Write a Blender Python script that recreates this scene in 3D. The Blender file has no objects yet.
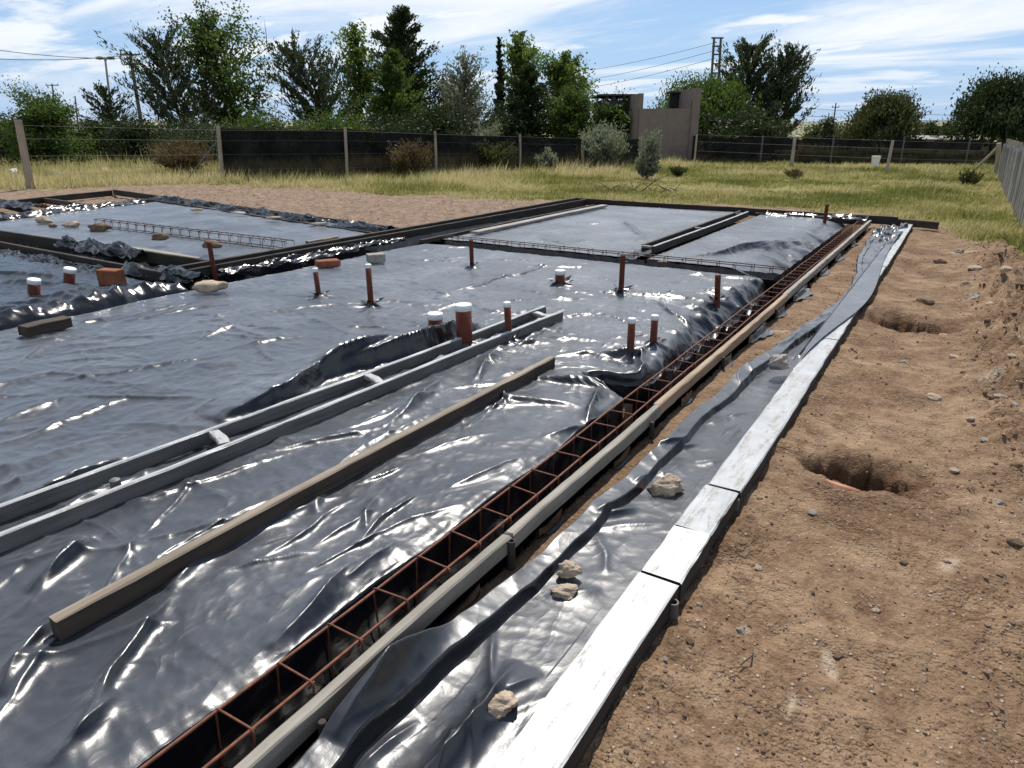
import bpy, math, random
import numpy as np
from mathutils import Vector, Matrix
random.seed(7); RS = np.random.RandomState(11)
sc = bpy.context.scene
col = sc.collection
R = math.radians

# ---------------------------------------------------------------- camera
F = 690.0; HOR = 130.0; CAMH = 1.6
PITCH = math.atan((384-HOR)/F); YAW = math.atan(463/math.hypot(F, 384-HOR))
cam = bpy.data.cameras.new('camera'); camo = bpy.data.objects.new('camera', cam); col.objects.link(camo)
cam.sensor_width = 36.0; cam.lens = F/1024*36; cam.clip_start = 0.05; cam.clip_end = 9000
camo.location = (0, 0, CAMH); camo.rotation_euler = (R(90)-PITCH, 0, YAW)
sc.camera = camo
# ---------------------------------------------------------------- light
SUN_EL = R(56); SUN_AZ = YAW - R(8)          # angle left of +Y
SUND = Vector((-math.sin(SUN_AZ)*math.cos(SUN_EL), math.cos(SUN_AZ)*math.cos(SUN_EL), math.sin(SUN_EL)))
w = bpy.data.worlds.new('World'); sc.world = w; w.use_nodes = True
nt = w.node_tree; nt.nodes.clear()
def N(t, typ, **kw):
    n = t.nodes.new(typ)
    for k, v in kw.items(): setattr(n, k, v)
    return n
out = N(nt, 'ShaderNodeOutputWorld'); bg = N(nt, 'ShaderNodeBackground'); bg.inputs[1].default_value = 0.10
sky = N(nt, 'ShaderNodeTexSky', sky_type='NISHITA', sun_disc=False, sun_elevation=SUN_EL, sun_rotation=-SUN_AZ,
        altitude=200, air_density=1.0, dust_density=0.25, ozone_density=2.0)
tc = N(nt, 'ShaderNodeTexCoord'); sep = N(nt, 'ShaderNodeSeparateXYZ'); nt.links.new(tc.outputs['Generated'], sep.inputs[0])
def M(t, op, a, b=None, c=None, clamp=False):
    n = N(t, 'ShaderNodeMath', operation=op); n.use_clamp = clamp
    for i, v in enumerate((a, b, c)):
        if v is None: continue
        if isinstance(v, (int, float)): n.inputs[i].default_value = v
        else: t.links.new(v, n.inputs[i])
    return n.outputs[0]
zc = M(nt, 'ADD', M(nt, 'MAXIMUM', sep.outputs[2], 0.0), 0.10)
cx = M(nt, 'DIVIDE', sep.outputs[0], zc); cy = M(nt, 'DIVIDE', sep.outputs[1], zc)
cmb = N(nt, 'ShaderNodeCombineXYZ'); nt.links.new(cx, cmb.inputs[0]); nt.links.new(cy, cmb.inputs[1])
def ramp(t, fac, stops, interp='LINEAR'):
    n = N(t, 'ShaderNodeValToRGB'); n.color_ramp.interpolation = interp
    e = n.color_ramp.elements
    while len(e) < len(stops): e.new(0.5)
    for el, (p, c) in zip(e, stops):
        el.position = p; el.color = (c, c, c, 1) if isinstance(c, (int, float)) else (*c, 1)
    t.links.new(fac, n.inputs[0]); return n.outputs[0]
def cloud(rot, scale, nscale, detail, lo, hi, dist, seed):
    mp = N(nt, 'ShaderNodeMapping'); mp.inputs['Rotation'].default_value = (0, 0, R(rot)); mp.inputs['Scale'].default_value = scale
    mp.inputs['Location'].default_value = (seed, seed*0.7, seed*1.3)
    nt.links.new(cmb.outputs[0], mp.inputs[0])
    nz = N(nt, 'ShaderNodeTexNoise'); nz.inputs['Scale'].default_value = nscale; nz.inputs['Detail'].default_value = detail
    nz.inputs['Roughness'].default_value = 0.58; nz.inputs['Distortion'].default_value = dist
    nt.links.new(mp.outputs[0], nz.inputs['Vector'])
    return ramp(nt, nz.outputs[0], [(lo, 0.0), (hi, 1.0)], 'EASE')
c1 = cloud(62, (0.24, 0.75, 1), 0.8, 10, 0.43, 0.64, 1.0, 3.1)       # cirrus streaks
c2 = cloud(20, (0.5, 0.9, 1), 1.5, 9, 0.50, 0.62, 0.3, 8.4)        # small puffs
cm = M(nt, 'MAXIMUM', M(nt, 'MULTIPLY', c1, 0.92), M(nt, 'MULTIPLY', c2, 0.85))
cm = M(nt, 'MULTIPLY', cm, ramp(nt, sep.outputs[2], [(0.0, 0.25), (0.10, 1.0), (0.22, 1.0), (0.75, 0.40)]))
mx = N(nt, 'ShaderNodeMix', data_type='RGBA'); hz_ = N(nt, 'ShaderNodeMix', data_type='RGBA'); nt.links.new(ramp(nt, sep.outputs[2], [(0.0, 0.85), (0.06, 0.70), (0.22, 0.45), (0.6, 0.15)]), hz_.inputs[0]); nt.links.new(sky.outputs[0], hz_.inputs[6]); hz_.inputs[7].default_value = (3.1, 5.0, 8.2, 1)
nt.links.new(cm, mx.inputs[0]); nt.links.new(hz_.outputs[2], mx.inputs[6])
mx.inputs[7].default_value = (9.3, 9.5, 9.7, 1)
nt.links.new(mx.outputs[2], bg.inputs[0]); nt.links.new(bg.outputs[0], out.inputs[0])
sl = bpy.data.lights.new('sun', 'SUN'); sl.energy = 5.0; sl.angle = R(0.55); sl.color = (1, 0.95, 0.87)
so = bpy.data.objects.new('sun', sl); col.objects.link(so); so.rotation_euler = SUND.to_track_quat('Z', 'Y').to_euler(); so.location = (0, 0, 30)
sc.view_settings.view_transform = 'Standard'; sc.view_settings.look = 'None'; sc.view_settings.gamma = 1
sc.view_settings.exposure = 0.14

# ---------------------------------------------------------------- pixel -> place
fw = np.array([-math.sin(YAW)*math.cos(PITCH), math.cos(YAW)*math.cos(PITCH), -math.sin(PITCH)])
rt = np.array([math.cos(YAW), math.sin(YAW), 0.0]); upv = np.cross(rt, fw)
def P(x, y, z=0.0):
    d = fw+rt*(x-512)/F+upv*(384-y)/F; t = (z-CAMH)/d[2]
    return np.array([d[0]*t, d[1]*t, z])
def D(x, y, dist):
    d = fw+rt*(x-512)/F+upv*(384-y)/F; t = dist/math.hypot(d[0], d[1])
    return np.array([0, 0, CAMH])+d*t
def depth(p): return float((np.array(p)-[0, 0, CAMH])@fw)
def zfor(p, ypx):                      # height above p's foot that shows at image row ypx
    lo, hi = -1.0, 20.0
    for _ in range(40):
        m = (lo+hi)/2; q = np.array([p[0], p[1], m])-[0, 0, CAMH]
        y = 384-F*(q@upv)/(q@fw)
        if y > ypx: lo = m
        else: hi = m
    return lo

# ---------------------------------------------------------------- numpy noise
def perlin(x, y, seed=0):
    rs = np.random.RandomState(seed); perm = rs.permutation(512); ang = rs.rand(512)*2*np.pi
    gx, gy = np.cos(ang), np.sin(ang)
    xi = np.floor(x).astype(np.int64); yi = np.floor(y).astype(np.int64); fx = x-xi; fy = y-yi
    def g(ix, iy, dx, dy):
        h = perm[(perm[ix & 511]+iy) & 511]; return gx[h]*dx+gy[h]*dy
    u = fx*fx*fx*(fx*(fx*6-15)+10); v = fy*fy*fy*(fy*(fy*6-15)+10)
    a = g(xi, yi, fx, fy); b = g(xi+1, yi, fx-1, fy); c = g(xi, yi+1, fx, fy-1); d = g(xi+1, yi+1, fx-1, fy-1)
    return ((a*(1-u)+b*u)*(1-v)+(c*(1-u)+d*u)*v)*1.5
def fbm(x, y, seed=0, o=4, gain=0.5):
    s = 0; a = 1.0
    for i in range(o):
        s = s+a*perlin(x*2**i, y*2**i, seed+i*17); a *= gain
    return s
def ridged(x, y, seed=0, o=3, gain=0.5):
    s = 0; a = 1.0
    for i in range(o):
        n = 1-np.abs(perlin(x*2**i, y*2**i, seed+i*13))*1.6; s = s+a*np.maximum(n, 0)**3; a *= gain
    return s
def sstep(a, b, x):
    t = np.clip((x-a)/(b-a), 0, 1); return t*t*(3-2*t)

# ---------------------------------------------------------------- object helpers
def link(o, parent=None):
    col.objects.link(o)
    if parent is not None: o.parent = parent
    return o
def tag(o, label, cat, group=None, kind=None):
    if label: o['label'] = label
    if cat: o['category'] = cat
    if group: o['group'] = group
    if kind: o['kind'] = kind
    return o
def mesh_np(name, v, f, mat, smooth=True, attrs=None):
    v = np.asarray(v, np.float32).reshape(-1, 3); f = np.asarray(f, np.int32)
    k = f.shape[1]; n = len(f); me = bpy.data.meshes.new(name)
    me.vertices.add(len(v)); me.vertices.foreach_set('co', v.ravel())
    me.loops.add(n*k); me.loops.foreach_set('vertex_index', f.ravel())
    me.polygons.add(n); me.polygons.foreach_set('loop_start', np.arange(0, n*k, k, dtype=np.int32))
    me.polygons.foreach_set('loop_total', np.full(n, k, np.int32))
    me.polygons.foreach_set('use_smooth', np.full(n, smooth))
    if attrs:
        for an, av in attrs.items():
            a = me.attributes.new(an, 'FLOAT', 'POINT'); a.data.foreach_set('value', np.asarray(av, np.float32).ravel())
    me.update(calc_edges=True); me.validate()
    for m in (mat if isinstance(mat, (list, tuple)) else [mat]): me.materials.append(m)
    return me
def obj(name, me, parent=None, loc=(0, 0, 0)):
    o = bpy.data.objects.new(name, me); o.location = loc; return link(o, parent)
def empty(name, loc, label, cat, group=None, rz=0):
    o = bpy.data.objects.new(name, None); o.location = loc; o.rotation_euler = (0, 0, rz); o.empty_display_size = 0.1
    link(o); return tag(o, label, cat, group)
class MB:
    def __init__(s): s.v = []; s.f = []; s.m = []
    def add(s, v, f, m=0):
        b = len(s.v); s.v += [tuple(map(float, q)) for q in v]; s.f += [tuple(b+i for i in q) for q in f]; s.m += [m]*len(f)
    def box(s, lo, hi, m=0):
        x0, y0, z0 = lo; x1, y1, z1 = hi
        s.add([(x0,y0,z0),(x1,y0,z0),(x1,y1,z0),(x0,y1,z0),(x0,y0,z1),(x1,y0,z1),(x1,y1,z1),(x0,y1,z1)],
              [(3,2,1,0),(4,5,6,7),(0,1,5,4),(1,2,6,5),(2,3,7,6),(3,0,4,7)], m)
    def tube(s, pts, rad, n=8, closed=False, cap=True, m=0):
        pts = [np.array(p, float) for p in pts]; K = len(pts)
        rad = rad if hasattr(rad, '__len__') else [rad]*K
        vs = []; prev = None
        for i, p in enumerate(pts):
            if closed: t = pts[(i+1) % K]-pts[i-1]
            else: t = pts[min(i+1, K-1)]-pts[max(i-1, 0)]
            t = t/(np.linalg.norm(t)+1e-9)
            if prev is None:
                a = np.array([0, 0, 1.0]) if abs(t[2]) < 0.9 else np.array([1.0, 0, 0])
                u = np.cross(t, a)
            else: u = prev-t*(prev@t)
            u /= np.linalg.norm(u)+1e-9; prev = u; q = np.cross(t, u)
            for k in range(n):
                an = 2*math.pi*k/n; vs.append(p+rad[i]*(u*math.cos(an)+q*math.sin(an)))
        fs = []
        for i in range(K if closed else K-1):
            j = (i+1) % K
            for k in range(n): fs.append((i*n+k, i*n+(k+1) % n, j*n+(k+1) % n, j*n+k))
        if cap and not closed: fs += [tuple(range(n-1, -1, -1)), tuple(range((K-1)*n, K*n))]
        s.add(vs, fs, m)
    def mesh(s, name, mats, smooth=False):
        me = bpy.data.meshes.new(name); me.from_pydata(s.v, [], s.f)
        for m in (mats if isinstance(mats, (list, tuple)) else [mats]): me.materials.append(m)
        if any(s.m): me.polygons.foreach_set('material_index', s.m)
        me.polygons.foreach_set('use_smooth', [smooth]*len(s.f)); me.update(); return me
    def build(s, name, mats, parent=None, loc=(0, 0, 0), smooth=False):
        return obj(name, s.mesh(name, mats, smooth), parent, loc)

# ---------------------------------------------------------------- materials
def newmat(name):
    m = bpy.data.materials.new(name); m.use_nodes = True; t = m.node_tree; b = t.nodes['Principled BSDF']; return m, t, b
def coords(t, scale=(1, 1, 1), kind='Object'):
    c = N(t, 'ShaderNodeTexCoord'); mp = N(t, 'ShaderNodeMapping'); mp.inputs['Scale'].default_value = scale
    t.links.new(c.outputs[kind], mp.inputs[0]); return mp.outputs[0]
def noise(t, vec, scale, detail=4, rough=0.55, dist=0.0):
    n = N(t, 'ShaderNodeTexNoise'); n.inputs['Scale'].default_value = scale; n.inputs['Detail'].default_value = detail
    n.inputs['Roughness'].default_value = rough; n.inputs['Distortion'].default_value = dist
    t.links.new(vec, n.inputs['Vector']); return n.outputs[0]
def mixc(t, fac, a, b):
    n = N(t, 'ShaderNodeMix', data_type='RGBA')
    for i, v in ((0, fac), (6, a), (7, b)):
        if isinstance(v, (int, float)): n.inputs[i].default_value = v
        elif isinstance(v, tuple): n.inputs[i].default_value = (*v, 1)
        else: t.links.new(v, n.inputs[i])
    return n.outputs[2]
def bump(t, b, h, strength, dist=0.01, normal=None):
    n = N(t, 'ShaderNodeBump'); n.inputs['Strength'].default_value = strength; n.inputs['Distance'].default_value = dist
    t.links.new(h, n.inputs['Height'])
    if normal is not None: t.links.new(normal, n.inputs['Normal'])
    if b is not None: t.links.new(n.outputs[0], b.inputs['Normal'])
    return n.outputs[0]
def attr(t, name):
    a = N(t, 'ShaderNodeAttribute'); a.attribute_name = name; return a.outputs['Fac']

def mat_plastic(name='black_polythene', dusty=1.0):
    m, t, b = newmat(name)
    v = coords(t)
    d = noise(t, v, 1.3, 6, 0.65); fine = noise(t, v, 14, 5, 0.7)
    dust = M(t, 'MULTIPLY', ramp(t, d, [(0.42, 0.0), (0.70, 1.0)]), ramp(t, fine, [(0.35, 0.2), (0.7, 1.0)]))
    geo = N(t, 'ShaderNodeNewGeometry'); sp = N(t, 'ShaderNodeSeparateXYZ'); t.links.new(geo.outputs['Normal'], sp.inputs[0])
    upf = ramp(t, M(t, 'ABSOLUTE', sp.outputs[2]), [(0.72, 0.0), (0.97, 1.0)])          # grey film on flat faces, fading out on steep ones
    film = M(t, 'MULTIPLY', M(t, 'MULTIPLY', upf, M(t, 'ADD', 0.36, M(t, 'MULTIPLY', dust, 0.62))), dusty)
    t.links.new(mixc(t, film, (0.007, 0.008, 0.011), (0.072, 0.078, 0.092)), b.inputs['Base Color'])
    t.links.new(M(t, 'ADD', 0.23, M(t, 'MULTIPLY', film, 0.22)), b.inputs['Roughness'])
    b.inputs['IOR'].default_value = 1.52
    t.links.new(M(t, 'MULTIPLY', film, 1.05, clamp=True), b.inputs['Sheen Weight']); b.inputs['Sheen Roughness'].default_value = 0.36; b.inputs['Sheen Tint'].default_value = (0.92, 0.96, 1.0, 1)
    v2 = coords(t, (1, 0.6, 1))
    n1 = noise(t, v2, 7, 4, 0.55, 0.9); n2 = noise(t, v, 45, 3, 0.6, 0.5)
    rn = N(t, 'ShaderNodeTexNoise', noise_type='RIDGED_MULTIFRACTAL'); rn.inputs['Scale'].default_value = 6.5; rn.inputs['Detail'].default_value = 5; rn.inputs['Roughness'].default_value = 0.55; rn.inputs['Distortion'].default_value = 0.6
    t.links.new(coords(t, (1.0, 0.75, 1)), rn.inputs['Vector'])
    wv = N(t, 'ShaderNodeVectorMath', operation='MULTIPLY_ADD'); nz = N(t, 'ShaderNodeTexNoise'); nz.inputs['Scale'].default_value = 3.0; nz.inputs['Detail'].default_value = 3; t.links.new(v, nz.inputs['Vector'])
    t.links.new(nz.outputs['Color'], wv.inputs[0]); wv.inputs[1].default_value = (0.30, 0.30, 0.0); t.links.new(v2, wv.inputs[2])
    def facets(sc_):
        vo = N(t, 'ShaderNodeTexVoronoi'); vo.inputs['Scale'].default_value = sc_; t.links.new(wv.outputs[0], vo.inputs['Vector']); return vo.outputs['Distance']
    nn = bump(t, None, facets(4.0), 0.26, 0.036); nn = bump(t, None, facets(11.0), 0.26, 0.015, nn); nn = bump(t, None, rn.outputs[0], 0.35, 0.007, nn); bump(t, b, n2, 0.16, 0.003, nn)
    return m
def mat_wood(name, c1, c2, rough=0.75, ax=0, spec=0.3):
    m, t, b = newmat(name)
    s = [22, 22, 22]; s[ax] = 1.2
    v = coords(t, tuple(s)); g = noise(t, v, 1.0, 6, 0.65, 0.4)
    s2 = [3, 3, 3]; s2[ax] = 1.5
    p = noise(t, coords(t, tuple(s2)), 1.4, 4, 0.6)
    c = mixc(t, ramp(t, g, [(0.3, 0), (0.7, 1)]), c1, c2)
    c = mixc(t, ramp(t, p, [(0.45, 0.0), (0.75, 0.55)]), c, tuple(x*0.45 for x in c1))
    t.links.new(c, b.inputs['Base Color']); b.inputs['Roughness'].default_value = rough; b.inputs['Specular IOR Level'].default_value = spec
    bump(t, b, g, 0.5, 0.004); return m
def mat_paint(name, base, worn, amount):
    m, t, b = newmat(name)
    v = coords(t); s = coords(t, (2, 14, 14))
    n = noise(t, s, 1.6, 7, 0.7, 0.6); n2 = noise(t, v, 26, 6, 0.7); n3 = noise(t, v, 5, 4, 0.6)
    k = M(t, 'MULTIPLY', ramp(t, n, [(amount, 1), (amount+0.09, 0)]), ramp(t, n2, [(0.40, 0.15), (0.55, 1)]))
    c = mixc(t, k, mixc(t, ramp(t, n3, [(0.35, 0), (0.7, 1)]), base, tuple(x*0.72 for x in base)), worn)
    t.links.new(c, b.inputs['Base Color']); t.links.new(M(t, 'ADD', 0.42, M(t, 'MULTIPLY', k, 0.3)), b.inputs['Roughness'])
    bump(t, b, M(t, 'ADD', n, M(t, 'MULTIPLY', k, -0.4)), 0.4, 0.004); return m
def mat_simple(name, c, rough=0.6, var=0.25, scale=20, metal=0.0, bmp=0.2, bd=0.003):
    m, t, b = newmat(name)
    n = noise(t, coords(t), scale, 5, 0.6)
    t.links.new(mixc(t, ramp(t, n, [(0.3, 0), (0.7, 1)]), tuple(x*(1-var) for x in c), tuple(min(1, x*(1+var)) for x in c)), b.inputs['Base Color'])
    b.inputs['Roughness'].default_value = rough; b.inputs['Metallic'].default_value = metal
    bump(t, b, n, bmp, bd); return m
def mat_rust(ca, cb):
    m, t, b = newmat('rusty_steel')
    n = noise(t, coords(t), 30, 5, 0.7)
    t.links.new(mixc(t, ramp(t, n, [(0.35, 0), (0.65, 1)]), ca, cb), b.inputs['Base Color'])
    b.inputs['Roughness'].default_value = 0.75; return m
def mat_ground():
    m, t, b = newmat('ground_soil_and_turf')
    v = coords(t)
    big = noise(t, v, 1.7, 8, 0.68, 0.3); mid = noise(t, v, 7, 6, 0.68); fin = noise(t, v, 48, 4, 0.7)
    vo = N(t, 'ShaderNodeTexVoronoi'); vo.inputs['Scale'].default_value = 38; t.links.new(v, vo.inputs['Vector'])
    peb = ramp(t, vo.outputs['Distance'], [(0.12, 1), (0.30, 0)])
    sel = N(t, 'ShaderNodeSeparateColor'); t.links.new(vo.outputs['Color'], sel.inputs[0])
    peb = M(t, 'MULTIPLY', peb, ramp(t, sel.outputs[0], [(0.70, 0), (0.74, 1)]))
    s = mixc(t, ramp(t, big, [(0.38, 0), (0.60, 1)]), (0.140, 0.082, 0.047), (0.295, 0.200, 0.125))
    s = mixc(t, ramp(t, mid, [(0.42, 0.0), (0.66, 0.85)]), s, (0.105, 0.060, 0.034))
    s = mixc(t, ramp(t, fin, [(0.45, 0.0), (0.75, 0.6)]), s, (0.33, 0.232, 0.15))
    s = mixc(t, M(t, 'MULTIPLY', peb, 0.75), s, (0.46, 0.39, 0.32))
    s = mixc(t, M(t, 'MULTIPLY', attr(t, 'lime'), 0.6), s, (0.42, 0.35, 0.27))
    s = mixc(t, attr(t, 'damp'), s, (0.085, 0.042, 0.022))
    s = mixc(t, attr(t, 'pink'), s, mixc(t, ramp(t, mid, [(0.35, 0), (0.65, 1)]), (0.15, 0.10, 0.070), (0.30, 0.215, 0.155)))
    g = mixc(t, ramp(t, noise(t, v, 0.35, 5, 0.6), [(0.35, 0), (0.65, 1)]), (0.16, 0.165, 0.045), (0.30, 0.265, 0.11))
    g = mixc(t, ramp(t, mid, [(0.4, 0), (0.75, 0.7)]), g, (0.11, 0.11, 0.035))
    t.links.new(mixc(t, attr(t, 'grassy'), s, g), b.inputs['Base Color'])
    b.inputs['Roughness'].default_value = 0.95; b.inputs['Specular IOR Level'].default_value = 0.15
    v3 = N(t, 'ShaderNodeTexVoronoi'); v3.inputs['Scale'].default_value = 85; t.links.new(v, v3.inputs['Vector'])
    v4 = N(t, 'ShaderNodeTexVoronoi'); v4.inputs['Scale'].default_value = 30; v4.inputs['Randomness'].default_value = 1; t.links.new(v, v4.inputs['Vector'])
    crumb = M(t, 'ADD', M(t, 'MULTIPLY', v3.outputs['Distance'], -0.35), M(t, 'MULTIPLY', v4.outputs['Distance'], -0.45))
    mid = M(t, 'ADD', mid, M(t, 'MULTIPLY', crumb, ramp(t, noise(t, v, 2.2, 4, 0.6), [(0.4, 0.15), (0.62, 1.0)])))
    hh = M(t, 'ADD', M(t, 'ADD', mid, M(t, 'MULTIPLY', fin, 0.35)), M(t, 'MULTIPLY', peb, 0.25))
    bump(t, b, hh, 1.0, 0.030); return m
def mat_leaf(name, c, trans=0.35, var=0.45):
    m, t, b = newmat(name); t.nodes.remove(b); o = t.nodes['Material Output']
    a = attr(t, 'tone')
    cc = mixc(t, a, tuple(x*(1-var) for x in c), tuple(min(1, x*(1+var)) for x in c))
    p = N(t, 'ShaderNodeBsdfPrincipled'); p.inputs['Roughness'].default_value = 0.55; p.inputs['Specular IOR Level'].default_value = 0.12
    t.links.new(cc, p.inputs['Base Color'])
    tr = N(t, 'ShaderNodeBsdfTranslucent'); t.links.new(mixc(t, 0.5, cc, tuple(min(1, x*k) for x, k in zip(c, (1.9, 1.9, 0.8)))), tr.inputs[0])
    ms = N(t, 'ShaderNodeMixShader'); ms.inputs[0].default_value = trans
    t.links.new(p.outputs[0], ms.inputs[1]); t.links.new(tr.outputs[0], ms.inputs[2]); t.links.new(ms.outputs[0], o.inputs[0]); return m
def mat_stone(name, c):
    m, t, b = newmat(name); v = coords(t)
    n = noise(t, v, 11, 7, 0.72); f = noise(t, v, 60, 4, 0.7)
    cc = mixc(t, ramp(t, n, [(0.32, 0), (0.66, 1)]), tuple(x*0.6 for x in c), tuple(x*1.25 for x in c))
    cc = mixc(t, ramp(t, f, [(0.5, 0), (0.8, 0.55)]), cc, tuple(x*0.35 for x in c))
    t.links.new(cc, b.inputs['Base Color']); b.inputs['Roughness'].default_value = 0.92; b.inputs['Specular IOR Level'].default_value = 0.2
    bump(t, b, M(t, 'ADD', n, M(t, 'MULTIPLY', f, 0.3)), 0.8, 0.012); return m

MP = mat_plastic(); MPD = mat_plastic('dark_black_polythene', 0.06)  # second one: darker copy with almost none of the grey film
W_tan = mat_wood('wood_tan', (0.24, 0.17, 0.11), (0.38, 0.29, 0.20))
W_pale = mat_wood('wood_pale_grey', (0.20, 0.18, 0.15), (0.33, 0.305, 0.26))
W_brown = mat_wood('wood_weathered_brown', (0.034, 0.025, 0.019), (0.088, 0.066, 0.049))  # weathered brown, darkened further for plank faces in shade
W_dark = mat_wood('wood_stained_shaded', (0.016, 0.014, 0.012), (0.050, 0.043, 0.036))  # stained wood; shade of the form board sides is in the colour too
W_grey = mat_wood('wood_silver_grey', (0.20, 0.19, 0.175), (0.36, 0.345, 0.32))
W_ash = mat_wood('wood_ash_grey', (0.085, 0.083, 0.080), (0.19, 0.185, 0.178))
W_top = mat_wood('wood_sunlit_top', (0.17, 0.135, 0.10), (0.29, 0.24, 0.185))  # lighter top of the long plank: sunlight put into the wood colour
W_post = mat_wood('wood_fence_post', (0.27, 0.22, 0.165), (0.42, 0.35, 0.27), ax=2)
W_fence = mat_wood('wood_fence_board', (0.17, 0.165, 0.155), (0.33, 0.32, 0.30), ax=2)
PW = mat_paint('white_paint_glare', (0.66, 0.66, 0.65), (0.26, 0.22, 0.18), 0.36)  # white paint made whiter: sun glare on the near boards is in the colour
PG = mat_paint('worn_grey_paint', (0.43, 0.445, 0.455), (0.27, 0.255, 0.23), 0.42)
M_pipe = mat_simple('brown_pvc', (0.105, 0.026, 0.013), 0.6, 0.3, 14, bmp=0.1); M_pipe.node_tree.nodes['Principled BSDF'].inputs['Specular IOR Level'].default_value = 0.25
M_cap = mat_simple('white_pvc', (0.75, 0.77, 0.78), 0.4, 0.06, 8, bmp=0.03)
M_rust = mat_rust((0.215, 0.066, 0.027), (0.085, 0.031, 0.017)); M_rustd = mat_rust((0.10, 0.038, 0.020), (0.045, 0.022, 0.014))  # darker rust has the shade of low bars and backlit cages painted in
M_steel = mat_simple('dark_steel', (0.07, 0.065, 0.06), 0.6, 0.3, 30)
M_galv = mat_simple('galvanised_wire', (0.14, 0.14, 0.135), 0.6, 0.2, 30, 0.3)
M_stone = mat_stone('pale_stone', (0.42, 0.33, 0.245))
M_stone2 = mat_stone('grey_stone', (0.33, 0.30, 0.265))
M_clod = mat_stone('earth_clod', (0.185, 0.125, 0.082))
M_brick = mat_stone('red_brick', (0.26, 0.10, 0.055))
M_conc = mat_simple('brown_render', (0.190, 0.150, 0.126), 0.9, 0.14, 3)
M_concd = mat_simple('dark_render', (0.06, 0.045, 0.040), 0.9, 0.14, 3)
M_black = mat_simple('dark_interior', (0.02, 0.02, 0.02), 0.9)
M_net = mat_simple('black_shade_net', (0.013, 0.014, 0.0145), 0.95, 0.6, 1.5); M_net.node_tree.nodes['Principled BSDF'].inputs['Specular IOR Level'].default_value = 0.05
def see_through(m, k):
    t = m.node_tree; o = t.nodes['Material Output']; p = t.nodes['Principled BSDF']; tr = N(t, 'ShaderNodeBsdfTransparent'); ms = N(t, 'ShaderNodeMixShader')
    n = noise(t, coords(t), 2.5, 4, 0.6); t.links.new(ramp(t, n, [(0.3, k*0.5), (0.7, k*1.5)]), ms.inputs[0]); t.links.new(p.outputs[0], ms.inputs[1]); t.links.new(tr.outputs[0], ms.inputs[2]); t.links.new(ms.outputs[0], o.inputs[0])
see_through(M_net, 0.05)
M_white = mat_simple('white_plastic', (0.72, 0.72, 0.70), 0.5, 0.1, 9)
M_sack = mat_simple('dirty_white_sack', (0.42, 0.41, 0.39), 0.7, 0.3, 7)
M_pole = mat_simple('pole_concrete', (0.23, 0.22, 0.20), 0.85, 0.15, 4)
M_poled = mat_simple('pole_timber', (0.10, 0.085, 0.07), 0.85, 0.2, 4)
M_bark = mat_simple('bark', (0.085, 0.065, 0.048), 0.95, 0.35, 12)
M_orange = mat_simple('orange_pvc', (0.40, 0.17, 0.10), 0.7, 0.1, 9)
MG = mat_ground()

# ================================================================ GROUND
YEDGE = [(-60, 4), (-23.1, 9.6), (-22.2, 11.8), (-20.8, 14.0), (-15.7, 14.8), (-10.3, 15.0), (-7.0, 16.0), (-3.0, 16.9), (-0.3, 15.0), (0.75, 12.0), (1.0, 9.0), (1.3, -3)]
ex = np.array([e[0] for e in YEDGE]); ey = np.array([e[1] for e in YEDGE])
PITS = [(P(868, 470)[0], P(868, 470)[1], 0.27, 0.165, 0.30), (P(912, 320)[0], P(912, 320)[1], 0.34, 0.26, 0.22)]
LIME = [(*P(833, 658)[:2], 0.09, 0.022, 1.9), (*P(745, 622)[:2], 0.03, 0.02, 0.4), (*P(792, 700)[:2], 0.06, 0.014, 1.6), (*P(775, 330)[:2], 0.12, 0.05, 0.3), (*P(960, 250)[:2], 0.3, 0.12, 0.5), (*P(985, 380)[:2], 0.14, 0.07, 0.8), (*P(950, 560)[:2], 0.10, 0.03, 1.2)]
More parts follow.
